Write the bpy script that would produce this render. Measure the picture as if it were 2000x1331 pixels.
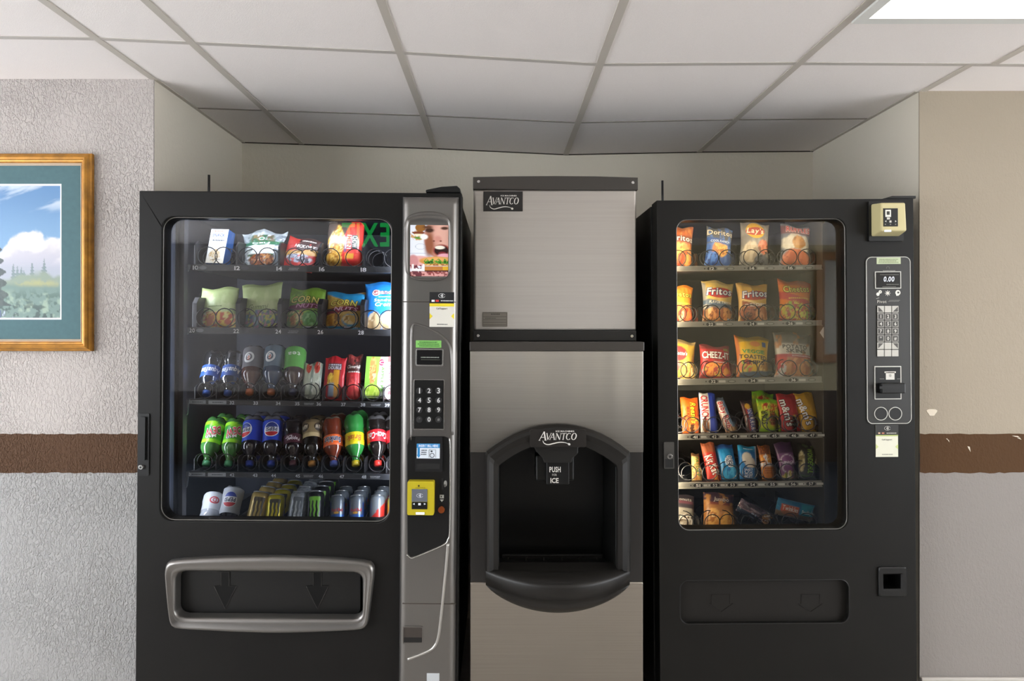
import bpy, bmesh, math, random
import numpy as np
from mathutils import Vector, Matrix
from mathutils.geometry import tessellate_polygon

for o in list(bpy.data.objects): bpy.data.objects.remove(o)
scene = bpy.context.scene
C = scene.collection
PI = math.pi
rng = random.Random(7)

# ------------------------------------------------------------------ camera, world, exposure
FPX, VX, VY, CAMZ = 1343.0, 978.0, 640.0, 1.35
cam = bpy.data.cameras.new('camera'); cam.sensor_width = 36.0; cam.lens = 36.0 * FPX / 2000.0
cam.shift_x = (1000 - VX) / 2000.0; cam.shift_y = -(665.5 - VY) / 2000.0
cam.clip_start = 0.02
cam_o = bpy.data.objects.new('camera', cam); C.objects.link(cam_o)
cam_o.location = (0, 0, CAMZ); cam_o.rotation_euler = (PI / 2, 0, 0)
scene.camera = cam_o
SKY = 9.4         # overcast daylight through the added side windows
w = bpy.data.worlds.new('world'); scene.world = w; w.use_nodes = True
w.node_tree.nodes['Background'].inputs[0].default_value = (0.93, 0.965, 1.0, 1)
w.node_tree.nodes['Background'].inputs[1].default_value = SKY
scene.view_settings.view_transform = 'Standard'
scene.view_settings.look = 'None'
scene.view_settings.gamma = 1.0
scene.view_settings.use_curve_mapping = False
scene.view_settings.exposure = 0.12
PANEL = 3.2        # brightness of the fluorescent ceiling panels

def X(px, Y): return (px - VX) / FPX * Y
def Z(py, Y): return CAMZ - (py - VY) / FPX * Y
def W(px, py, Y): return Vector((X(px, Y), Y, Z(py, Y)))

# ------------------------------------------------------------------ colour and materials
def hx(s):
    s = s.lstrip('#')
    c = [int(s[i:i + 2], 16) / 255.0 for i in (0, 2, 4)]
    return tuple(x / 12.92 if x <= 0.04045 else ((x + 0.055) / 1.055) ** 2.4 for x in c)

MATS = {}
def mat(name, col='#808080', rough=0.5, metal=0.0, spec=0.5, bump=None, coat=0.0, emit=0.0, vcol=False, aniso=0.0,
        vary=None, noise_rough=None):
    if name in MATS: return MATS[name]
    m = bpy.data.materials.new(name); m.use_nodes = True
    nt = m.node_tree; b = nt.nodes['Principled BSDF']
    c = hx(col) + (1,)
    b.inputs['Base Color'].default_value = c
    b.inputs['Roughness'].default_value = rough
    b.inputs['Metallic'].default_value = metal
    b.inputs['Specular IOR Level'].default_value = spec
    b.inputs['Coat Weight'].default_value = coat
    b.inputs['Anisotropic'].default_value = aniso
    tc = nt.nodes.new('ShaderNodeTexCoord')
    src = None
    if vcol:
        a = nt.nodes.new('ShaderNodeVertexColor'); a.layer_name = 'Col'
        src = a.outputs['Color']
        nt.links.new(src, b.inputs['Base Color'])
    if vary:                                             # (scale, amount, stretch)
        n = nt.nodes.new('ShaderNodeTexNoise'); n.inputs['Scale'].default_value = vary[0]; n.inputs['Detail'].default_value = 4
        mp = nt.nodes.new('ShaderNodeMapping'); mp.inputs['Scale'].default_value = vary[2] if len(vary) > 2 else (1, 1, 1)
        nt.links.new(tc.outputs['Object'], mp.inputs[0]); nt.links.new(mp.outputs[0], n.inputs['Vector'])
        mr = nt.nodes.new('ShaderNodeMapRange'); mr.inputs[1].default_value = 0.3; mr.inputs[2].default_value = 0.7
        mr.inputs[3].default_value = 1 - vary[1]; mr.inputs[4].default_value = 1 + vary[1]
        nt.links.new(n.outputs['Fac'], mr.inputs[0])
        vm = nt.nodes.new('ShaderNodeVectorMath'); vm.operation = 'SCALE'
        if src: nt.links.new(src, vm.inputs[0])
        else: vm.inputs[0].default_value = c[:3]
        nt.links.new(mr.outputs[0], vm.inputs['Scale']); nt.links.new(vm.outputs[0], b.inputs['Base Color'])
    if emit:
        b.inputs['Emission Strength'].default_value = emit
        if src: nt.links.new(src, b.inputs['Emission Color'])
        else: b.inputs['Emission Color'].default_value = c
    if bump:                                             # (scale, strength, distance, stretch, detail)
        n = nt.nodes.new('ShaderNodeTexNoise'); n.inputs['Scale'].default_value = bump[0]
        n.inputs['Detail'].default_value = bump[4] if len(bump) > 4 else 3
        mp = nt.nodes.new('ShaderNodeMapping'); mp.inputs['Scale'].default_value = bump[3] if len(bump) > 3 else (1, 1, 1)
        nt.links.new(tc.outputs['Object'], mp.inputs[0]); nt.links.new(mp.outputs[0], n.inputs['Vector'])
        bp = nt.nodes.new('ShaderNodeBump'); bp.inputs['Strength'].default_value = bump[1]; bp.inputs['Distance'].default_value = bump[2]
        nt.links.new(n.outputs['Fac'], bp.inputs['Height']); nt.links.new(bp.outputs[0], b.inputs['Normal'])
    MATS[name] = m
    return m

def stucco(name, col, low=None, zsplit=None, strength=0.5, dist=0.004, scale=70):
    """rolled knock-down wall paint; paint colour changes below the painted stripe"""
    m = mat(name, col, 0.75, spec=0.25)
    nt = m.node_tree; b = nt.nodes['Principled BSDF']
    g = nt.nodes.new('ShaderNodeNewGeometry')
    n1 = nt.nodes.new('ShaderNodeTexNoise'); n1.inputs['Scale'].default_value = scale; n1.inputs['Detail'].default_value = 3; n1.inputs['Distortion'].default_value = 0.6
    n2 = nt.nodes.new('ShaderNodeTexNoise'); n2.inputs['Scale'].default_value = 3.0; n2.inputs['Detail'].default_value = 2
    mp = nt.nodes.new('ShaderNodeMapping'); mp.inputs['Scale'].default_value = (1.25, 1, 0.7)
    nt.links.new(g.outputs['Position'], mp.inputs[0]); nt.links.new(mp.outputs[0], n1.inputs['Vector']); nt.links.new(g.outputs['Position'], n2.inputs['Vector'])
    cr = nt.nodes.new('ShaderNodeMapRange'); cr.inputs[1].default_value = 0.42; cr.inputs[2].default_value = 0.6
    nt.links.new(n1.outputs['Fac'], cr.inputs[0])
    am = nt.nodes.new('ShaderNodeMapRange'); am.inputs[1].default_value = 0.35; am.inputs[2].default_value = 0.65; am.inputs[3].default_value = 0.35; am.inputs[4].default_value = 1.0
    nt.links.new(n2.outputs['Fac'], am.inputs[0])
    mu = nt.nodes.new('ShaderNodeMath'); mu.operation = 'MULTIPLY'
    nt.links.new(cr.outputs[0], mu.inputs[0]); nt.links.new(am.outputs[0], mu.inputs[1])
    bp = nt.nodes.new('ShaderNodeBump'); bp.inputs['Strength'].default_value = strength; bp.inputs['Distance'].default_value = dist
    nt.links.new(mu.outputs[0], bp.inputs['Height']); nt.links.new(bp.outputs[0], b.inputs['Normal'])
    if low:
        sx = nt.nodes.new('ShaderNodeSeparateXYZ'); nt.links.new(g.outputs['Position'], sx.inputs[0])
        gt = nt.nodes.new('ShaderNodeMath'); gt.operation = 'GREATER_THAN'; gt.inputs[1].default_value = zsplit
        nt.links.new(sx.outputs['Z'], gt.inputs[0])
        mx = nt.nodes.new('ShaderNodeMix'); mx.data_type = 'RGBA'
        mx.inputs['A'].default_value = hx(low) + (1,); mx.inputs['B'].default_value = hx(col) + (1,)
        nt.links.new(gt.outputs[0], mx.inputs['Factor']); nt.links.new(mx.outputs['Result'], b.inputs['Base Color'])
    return m

def glass_mat(name, refl, tint=(1, 1, 1)):
    """clear pane: passes light straight through, mirrors a share that grows at grazing angles"""
    m = bpy.data.materials.new(name); m.use_nodes = True; nt = m.node_tree; nt.nodes.clear()
    out = nt.nodes.new('ShaderNodeOutputMaterial'); t = nt.nodes.new('ShaderNodeBsdfTransparent'); t.inputs[0].default_value = tint + (1,)
    gl = nt.nodes.new('ShaderNodeBsdfGlossy'); gl.inputs['Roughness'].default_value = 0.0
    fr = nt.nodes.new('ShaderNodeFresnel'); fr.inputs['IOR'].default_value = refl
    mx = nt.nodes.new('ShaderNodeMixShader')
    nt.links.new(fr.outputs[0], mx.inputs[0]); nt.links.new(t.outputs[0], mx.inputs[1]); nt.links.new(gl.outputs[0], mx.inputs[2])
    nt.links.new(mx.outputs[0], out.inputs[0])
    MATS[name] = m
    return m

def emission(name, col, s):
    m = bpy.data.materials.new(name); m.use_nodes = True; nt = m.node_tree; nt.nodes.clear()
    out = nt.nodes.new('ShaderNodeOutputMaterial'); e = nt.nodes.new('ShaderNodeEmission')
    e.inputs[0].default_value = hx(col) + (1,); e.inputs[1].default_value = s
    nt.links.new(e.outputs[0], out.inputs[0]); MATS[name] = m
    return m

# ------------------------------------------------------------------ object helpers
def top_of(o):
    while o.parent: o = o.parent
    return o
def obj(name, V, F, m, parent=None, smooth=False, bevel=0.0, cols=None, loc=None, seg=2):
    """one mesh object; V are world (design) coordinates, stored relative to the thing's base"""
    off = Vector(top_of(parent).location) if parent else Vector(loc or (0, 0, 0))
    me = bpy.data.meshes.new(name)
    V = np.asarray(V, dtype=float).reshape(-1, 3) - np.array(off)[None, :]
    me.from_pydata(V.tolist(), [], [list(map(int, f)) for f in F]); me.update()
    if cols is not None:
        a = me.color_attributes.new('Col', 'FLOAT_COLOR', 'POINT')
        c4 = np.ones((len(V), 4)); c4[:, :3] = cols
        a.data.foreach_set('color', c4.astype(np.float32).ravel())
    if smooth: me.polygons.foreach_set('use_smooth', [True] * len(me.polygons))
    o = bpy.data.objects.new(name, me); C.objects.link(o)
    me.materials.append(m)
    if parent: o.parent = parent
    else: o.location = off
    if bevel:
        b = o.modifiers.new('bevel', 'BEVEL'); b.width = bevel; b.segments = seg; b.limit_method = 'ANGLE'; b.angle_limit = math.radians(40)
    return o
def tag(o, label, cat, group=None):
    o['label'] = label; o['category'] = cat
    if group: o['group'] = group
    return o
def thing(name, label, cat, loc=(0, 0, 0), rot=(0, 0, 0), group=None):
    o = bpy.data.objects.new(name, None); C.objects.link(o)
    o.location = loc; o.rotation_euler = rot; o.empty_display_size = 0.05
    return tag(o, label, cat, group)
def struct(o): o['kind'] = 'structure'; return o

def merge(*parts):
    V, F = [], []
    for v, f in parts:
        k = len(V); V += [tuple(p) for p in v]; F += [tuple(i + k for i in q) for q in f]
    return V, F
def box(x0, x1, y0, y1, z0, z1):
    V = [(x0, y0, z0), (x1, y0, z0), (x1, y1, z0), (x0, y1, z0), (x0, y0, z1), (x1, y0, z1), (x1, y1, z1), (x0, y1, z1)]
    return V, [(0, 3, 2, 1), (4, 5, 6, 7), (0, 1, 5, 4), (1, 2, 6, 5), (2, 3, 7, 6), (3, 0, 4, 7)]
def rr(x0, x1, z0, z1, r, n=6):
    """rounded rectangle, counter-clockwise seen from -Y"""
    P = []
    for cx, cz, a0 in ((x1 - r, z1 - r, 0), (x0 + r, z1 - r, 90), (x0 + r, z0 + r, 180), (x1 - r, z0 + r, 270)):
        for i in range(n + 1):
            a = math.radians(a0 + 90 * i / n); P.append((cx + r * math.cos(a), cz + r * math.sin(a)))
    return P
def plate(outer, holes, y0, y1):
    """flat plate in the XZ plane between depths y0 (front) and y1, with holes"""
    loops = [outer] + list(holes)
    tris = tessellate_polygon([[Vector((x, z, 0)) for x, z in L] for L in loops])
    flat = [p for L in loops for p in L]; n = len(flat)
    V = [(x, y0, z) for x, z in flat] + [(x, y1, z) for x, z in flat]
    F = []
    for t in tris:
        a, b, c = (flat[i] for i in t)
        s = (b[0] - a[0]) * (c[1] - a[1]) - (b[1] - a[1]) * (c[0] - a[0])
        t = tuple(t) if s > 0 else tuple(reversed(t))
        F.append(t); F.append(tuple(i + n for i in reversed(t)))
    k = 0
    for li, L in enumerate(loops):
        m_ = len(L); area = sum(L[i][0] * L[(i + 1) % m_][1] - L[(i + 1) % m_][0] * L[i][1] for i in range(m_))
        for i in range(m_):
            a, b = k + i, k + (i + 1) % m_
            q = (b, a, a + n, b + n)
            if (area > 0) != (li == 0): q = tuple(reversed(q))
            F.append(q)
        k += m_
    return V, F
def tube(path, r, n=8, closed=False, up=(0, 1, 0)):
    path = [Vector(p) for p in path]; up = Vector(up); N = len(path); V = []; F = []
    for i, p in enumerate(path):
        a = path[(i - 1) % N] if closed or i > 0 else p
        b = path[(i + 1) % N] if closed or i < N - 1 else p
        t = (b - a).normalized(); s = t.cross(up)
        if s.length < 1e-4: s = t.cross(Vector((1, 0, 0)))
        s.normalize(); u = s.cross(t)
        ri = r[i] if isinstance(r, (list, tuple)) else r
        for k in range(n):
            an = 2 * PI * k / n
            V.append(p + (s * math.cos(an) + u * math.sin(an)) * ri)
    for i in range(N if closed else N - 1):
        for k in range(n):
            a = i * n + k; b = i * n + (k + 1) % n; c = ((i + 1) % N) * n
            F.append((a, b, c + (k + 1) % n, c + k))
    if not closed:
        F.append(tuple(range(n))[::-1]); F.append(tuple(range((N - 1) * n, N * n)))
    return V, F
def smoothpath(P, n=6):
    """Catmull-Rom through 2D or 3D points"""
    P = [Vector(p) for p in P]; out = []
    for i in range(len(P) - 1):
        p0 = P[max(i - 1, 0)]; p1 = P[i]; p2 = P[i + 1]; p3 = P[min(i + 2, len(P) - 1)]
        for k in range(n):
            t = k / n
            out.append(0.5 * ((2 * p1) + (p2 - p0) * t + (2 * p0 - 5 * p1 + 4 * p2 - p3) * t * t + (3 * p1 - p0 - 3 * p2 + p3) * t ** 3))
    out.append(P[-1]); return out
def disc(cx, cz, r, y0, y1, n=24):
    return plate([(cx + r * math.cos(2 * PI * i / n), cz + r * math.sin(2 * PI * i / n)) for i in range(n)], [], y0, y1)
def resample(L, n):
    """n points of a closed star-shaped outline at even angles (aspect-corrected) around its middle"""
    L = [Vector(p) for p in L]
    x0, x1 = min(p.x for p in L), max(p.x for p in L); z0, z1 = min(p.y for p in L), max(p.y for p in L)
    c = Vector(((x0 + x1) / 2, (z0 + z1) / 2)); sx, sz = (x1 - x0) / 2, (z1 - z0) / 2
    Q = [((p.x - c.x) / sx, (p.y - c.y) / sz) for p in L]
    ang = [math.atan2(q[1], q[0]) for q in Q]
    out = []
    for i in range(n):
        a = 2 * PI * i / n; d = Vector((math.cos(a), math.sin(a))); best = None
        for (ax, az), (bx, bz) in zip(Q, Q[1:] + Q[:1]):
            ex, ez = bx - ax, bz - az; den = d.x * ez - d.y * ex
            if abs(den) < 1e-12: continue
            t = (ax * ez - az * ex) / den; u = (ax * d.y - az * d.x) / den
            if t > 0 and -1e-6 <= u <= 1 + 1e-6: best = t if best is None else max(best, t)
        best = best or 1
        out.append(Vector((c.x + d.x * best * sx, c.y + d.y * best * sz)))
    return out
def loft(loopA, loopB, prof, n=96):
    """ring between two outlines; prof = [(t across, depth y)]"""
    A, B = resample(loopA, n), resample(loopB, n); V, F = [], []
    for t, y in prof:
        for a, b in zip(A, B):
            p = a.lerp(b, t); V.append((p.x, y, p.y))
    for j in range(len(prof) - 1):
        for i in range(n):
            F.append((j * n + i, (j + 1) * n + i, (j + 1) * n + (i + 1) % n, j * n + (i + 1) % n)[::-1])
    return V, F

# ------------------------------------------------------------------ lettering
GL = {}
def make_glyphs():
    chars = "ABCDEFGHIJKLMNOPQRSTUVWXYZabcdefghijklmnopqrstuvwxyz0123456789&'-.*#/!$"
    for bold in (0, 1, 2):
        tmp = []
        for ch in chars:
            cu = bpy.data.curves.new('glyph', 'FONT'); cu.body = ch; cu.resolution_u = 2
            cu.offset = (0.0, 0.022, 0.07)[bold]; cu.fill_mode = 'FRONT'
            o = bpy.data.objects.new('glyph', cu); C.objects.link(o); tmp.append((ch, o, cu))
        dg = bpy.context.evaluated_depsgraph_get(); dg.update()
        for ch, o, cu in tmp:
            me = bpy.data.meshes.new_from_object(o.evaluated_get(dg))
            V = np.array([v.co[:2] for v in me.vertices]).reshape(-1, 2)
            GL[(ch, bold)] = (V, [tuple(p.vertices) for p in me.polygons])
            bpy.data.meshes.remove(me)
        for ch, o, cu in tmp: bpy.data.objects.remove(o); bpy.data.curves.remove(cu)
make_glyphs()
CAPH = float(GL[('H', 0)][0][:, 1].max())
def layout(s, bold=1, ref=1, track=0.1):
    """string -> 2D verts (cap height 1, starting at x=0), faces, width. advances follow the ref weight"""
    V, F, x = [], [], 0.0; n = 0
    for ch in s:
        if ch == ' ' or (ch, 0) not in GL: x += 0.4; continue
        base = GL[(ch, ref)][0] / CAPH; g, f = GL[(ch, bold)]; g = g / CAPH
        sh = x - base[:, 0].min()
        V.append(g + np.array([[sh, 0]])); F += [tuple(i + n for i in q) for q in f]; n += len(g)
        x = sh + base[:, 0].max() + track
    V = np.concatenate(V) if V else np.zeros((0, 2))
    return V, F, max(x - track, 0.1)

class Decals:
    """collects coloured flat print on a surface given by fn(a, b, lift) -> 3D point (a, b in metres on the surface)"""
    def __init__(s, fn, sub=0): s.fn = fn; s.V = []; s.F = []; s.Cc = []; s.sub = sub
    def add(s, V2, F2, col, lift):
        if s.sub:                                    # cut long triangles so print follows the curved surface
            V2 = [tuple(map(float, p)) for p in V2]; todo = [t for f in F2 for t in ([f[0], f[i], f[i + 1]] for i in range(1, len(f) - 1))]; out = []
            while todo:
                t = todo.pop(); e = [(V2[t[i]][0] - V2[t[(i + 1) % 3]][0]) ** 2 + (V2[t[i]][1] - V2[t[(i + 1) % 3]][1]) ** 2 for i in range(3)]
                i = e.index(max(e))
                if e[i] <= s.sub ** 2: out.append(tuple(t)); continue
                a, b, c = t[i], t[(i + 1) % 3], t[(i + 2) % 3]; m_ = len(V2)
                V2.append(((V2[a][0] + V2[b][0]) / 2, (V2[a][1] + V2[b][1]) / 2)); todo += [[a, m_, c], [m_, b, c]]
            F2 = out
        n = len(s.V)
        for a, b in V2: s.V.append(tuple(s.fn(a, b, lift))); s.Cc.append(hx(col))
        s.F += [tuple(i + n for i in f) for f in F2]
    def text(s, t, cx, cz, wid, hei, col, rot=0, outline=None, shear=0.0, arc=0.0, lift=0.0012, bold=1, keep=False):
        def put(bd, c, lf):
            V, F, wd = layout(t, bd)
            if len(V) == 0: return
            P = V.copy(); P[:, 0] -= wd / 2; P[:, 1] -= 0.5
            P[:, 0] += shear * P[:, 1]
            if arc: P[:, 1] -= arc * (2 * P[:, 0] / wd) ** 2
            sx = wid / wd; sy = hei
            if keep: sx = sy = min(sx, sy)
            P[:, 0] *= sx; P[:, 1] *= sy
            r = math.radians(rot); ca, sa = math.cos(r), math.sin(r)
            Q = np.stack([cx + P[:, 0] * ca - P[:, 1] * sa, cz + P[:, 0] * sa + P[:, 1] * ca], 1)
            s.add(Q, F, c, lf)
        if outline: put(2, outline, lift); put(bold, col, lift + 0.0006)
        else: put(bold, col, lift)
    def poly(s, pts, col, lift=0.0008):
        tr = tessellate_polygon([[Vector((a, b, 0)) for a, b in pts]])
        s.add(pts, [tuple(t) for t in tr], col, lift)
    def rect(s, x0, x1, z0, z1, col, lift=0.0008): s.poly([(x0, z0), (x1, z0), (x1, z1), (x0, z1)], col, lift)
    def ell(s, cx, cz, rx, rz, col, lift=0.0008, n=20, rot=0):
        r = math.radians(rot)
        s.poly([(cx + rx * math.cos(a) * math.cos(r) - rz * math.sin(a) * math.sin(r), cz + rx * math.cos(a) * math.sin(r) + rz * math.sin(a) * math.cos(r))
                for a in [2 * PI * i / n for i in range(n)]], col, lift)
    def stroke(s, pts, wd, col, lift=0.001):
        P = [Vector(p) for p in pts]; L, R = [], []
        for i, p in enumerate(P):
            t = (P[min(i + 1, len(P) - 1)] - P[max(i - 1, 0)]).normalized(); nn = Vector((-t.y, t.x))
            ww = (wd[i] if isinstance(wd, (list, tuple)) else wd) / 2
            L.append(p + nn * ww); R.append(p - nn * ww)
        n = len(P); V2 = [tuple(p) for p in L + R]
        s.add(V2, [(i, i + 1, n + i + 1, n + i) for i in range(n - 1)], col, lift)
    def scribble(s, cx, cz, wid, hei, col, lines=2, lift=0.001, seed=1, rot=0):
        """rows of tiny print too small to read: short dashes"""
        r_ = random.Random(seed); ca, sa = math.cos(math.radians(rot)), math.sin(math.radians(rot))
        for k in range(lines):
            z = hei * (0.5 - (k + 0.5) / lines); h = hei / lines * 0.5; x = -wid / 2 * r_.uniform(0.75, 1)
            end = wid / 2 * r_.uniform(0.75, 1)
            while x < end:
                d = r_.uniform(0.5, 1.6) * h
                q = [(x, z - h / 2), (min(x + d, end), z - h / 2), (min(x + d, end), z + h / 2), (x, z + h / 2)]
                s.poly([(cx + a * ca - b * sa, cz + a * sa + b * ca) for a, b in q], col, lift); x += d + h * 0.35
    def build(s, name, parent, m=None):
        if not s.V: return None
        return obj(name, s.V, s.F, m or mat('print_ink', '#ffffff', 0.45, vcol=True), parent, cols=np.array(s.Cc))
def flat(Y):                                   # print on an upright plane: a = x, b = z
    return lambda a, b, l: (a, Y - l, b)

SER = {  # upright serif capitals drawn with thick and thin strokes: (x0, z0, x1, z1, width)
    'A': (0.86, [(0.02, 0, 0.42, 1, .07), (0.42, 1, 0.80, 0, .17), (0.18, .36, 0.66, .36, .06), (-.06, .02, .16, .02, .05), (.64, .02, .92, .02, .05)]),
    'V': (0.82, [(0.06, 1, 0.42, 0, .16), (0.42, 0, 0.78, 1, .07), (-.06, .98, .2, .98, .05), (.66, .98, .88, .98, .05)]),
    'N': (0.92, [(0.12, 0, 0.12, 1, .07), (0.10, 1, 0.80, 0, .16), (0.80, 0, 0.80, 1, .07), (0, .02, .24, .02, .05), (.68, .98, .92, .98, .05), (-.02, .98, .14, .98, .05)]),
    'T': (0.80, [(0.40, 0, 0.40, 1, .15), (0.02, .97, 0.78, .97, .07), (0.03, .8, 0.03, 1, .05), (0.77, .8, 0.77, 1, .05), (.26, .02, .54, .02, .05)]),
}
def serif_logo(d, cx, cz, wid, hei, col, lift=0.001):
    """AVANTCO wordmark with big first letter and a swash beneath"""
    word = 'AVANTCO'; adv = []; x = 0
    for i, ch in enumerate(word):
        k = 1.35 if i == 0 else 1.0
        wch = (SER[ch][0] if ch in SER else 0.84) * k
        adv.append((ch, x, k)); x += wch + 0.02 - (0.16 if i in (0, 1) else 0)
    s = wid / x; hz = hei
    def T(px, pz): return (cx - wid / 2 + (px + 0.2 * pz) * s, cz + (pz - 0.5) * hz)
    for ch, x0, k in adv:
        zb = -0.12 if k > 1 else 0
        if ch in SER:
            for a, b, c_, d_, wd in SER[ch][1]:
                d.stroke([T(x0 + a * k, zb + b * k), T(x0 + c_ * k, zb + d_ * k)], wd * k * s, col, lift)
        else:
            a0, a1 = (50, 315) if ch == 'C' else (0, 360); P, Wd = [], []
            for i in range(25):
                an = math.radians(a0 + (a1 - a0) * i / 24)
                P.append(T(x0 + .42 + .36 * math.cos(an), .5 + .48 * math.sin(an))); Wd.append((.06 + .12 * abs(math.cos(an))) * s)
            d.stroke(P, Wd, col, lift)
    sw = smoothpath([(T(0.62, -0.1)), T(0.9, -.5), T(1.6, -.72), T(2.5, -.55), T(3.4, -.38), T(4.3, -.42), T(5.0, -.62)], 6)
    d.stroke(sw, [s * (.05 + .12 * math.sin(PI * i / (len(sw) - 1))) for i in range(len(sw))], col, lift)
    q = T(5.05, -.66); d.ell(q[0], q[1], .22 * s, .16 * hz, col, lift, rot=-30)
    d.text('ICE MACHINES', cx + wid * .2, cz + hz * .78, wid * .5, hz * .2, col, lift=lift)

# ------------------------------------------------------------------ painted surfaces (print on packages)
def vn(x, y, seed):
    xi, yi = np.floor(x), np.floor(y); fx, fy = x - xi, y - yi
    h = lambda a, b: np.modf(np.abs(np.sin(a * 127.1 + b * 311.7 + seed * 74.7) * 43758.5453))[0]
    fx = fx * fx * (3 - 2 * fx); fy = fy * fy * (3 - 2 * fy)
    return (h(xi, yi) * (1 - fx) + h(xi + 1, yi) * fx) * (1 - fy) + (h(xi, yi + 1) * (1 - fx) + h(xi + 1, yi + 1) * fx) * fy
def fbm(x, y, seed, o=4):
    s, a, t = 0, 0.5, 0
    for i in range(o): s = s + a * vn(x * 2 ** i, y * 2 ** i, seed + i * 13); t += a; a *= 0.5
    return s / t
def ss(a, b, x): t = np.clip((x - a) / (b - a), 0, 1); return t * t * (3 - 2 * t)
def paint(layers):
    """layers of print; u across -1..1, v up 0..1"""
    def f(u, v):
        c = np.zeros(u.shape + (3,))
        for i, L in enumerate(layers):
            k = L[0]
            if k == 'bg': c[...] = hx(L[1]); continue
            if k == 'grad':                                  # bottom colour to top colour
                t = ss(L[3] if len(L) > 3 else 0, L[4] if len(L) > 4 else 1, v)[..., None]
                c = np.array(hx(L[1])) * (1 - t) + np.array(hx(L[2])) * t; continue
            if k == 'band':                                  # v0, v1, colour, slope
                vv = v + (L[4] if len(L) > 4 else 0) * u
                m_ = ss(L[1] - .012, L[1] + .012, vv) * (1 - ss(L[2] - .012, L[2] + .012, vv)); col = hx(L[3])
            elif k == 'col':                                 # u0, u1, colour
                m_ = ss(L[1] - .03, L[1] + .03, u) * (1 - ss(L[2] - .03, L[2] + .03, u)); col = hx(L[3])
            elif k == 'rect':                                # u0,u1,v0,v1,colour
                m_ = ss(L[1] - .03, L[1] + .03, u) * (1 - ss(L[2] - .03, L[2] + .03, u)) * ss(L[3] - .015, L[3] + .015, v) * (1 - ss(L[4] - .015, L[4] + .015, v)); col = hx(L[5])
            elif k in ('ell', 'food'):
                d_ = np.sqrt(((u - L[1]) / L[3]) ** 2 + ((v - L[2]) / L[4]) ** 2)
                if k == 'food': d_ = d_ + 0.5 * (fbm(u * 3, v * 4, i + 3) - 0.5)
                m_ = 1 - ss(0.93, 1.07, d_); col = hx(L[5]) if k == 'ell' else None
            elif k == 'mott':                                # colour, scale, threshold
                n = fbm(u * L[2], v * L[2] * 1.4, i + 11); m_ = ss(L[3], L[3] + .08, n); col = hx(L[1])
            elif k == 'diag':                                # a*u + b*v > c
                m_ = ss(-.02, .02, L[1] * u + L[2] * v - L[3]); col = hx(L[4])
            if k == 'food':
                cols = [np.array(hx(q)) for q in L[5]]; sc = L[6] if len(L) > 6 else 5
                n = np.clip((fbm(u * sc, v * sc * 1.4, i + 5) - 0.25) * 2, 0, 0.999) * len(cols)
                idx = np.minimum(n.astype(int), len(cols) - 1); col = np.array(cols)[idx]
            c = c * (1 - m_[..., None]) + np.asarray(col) * m_[..., None]
        return c
    return f

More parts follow.
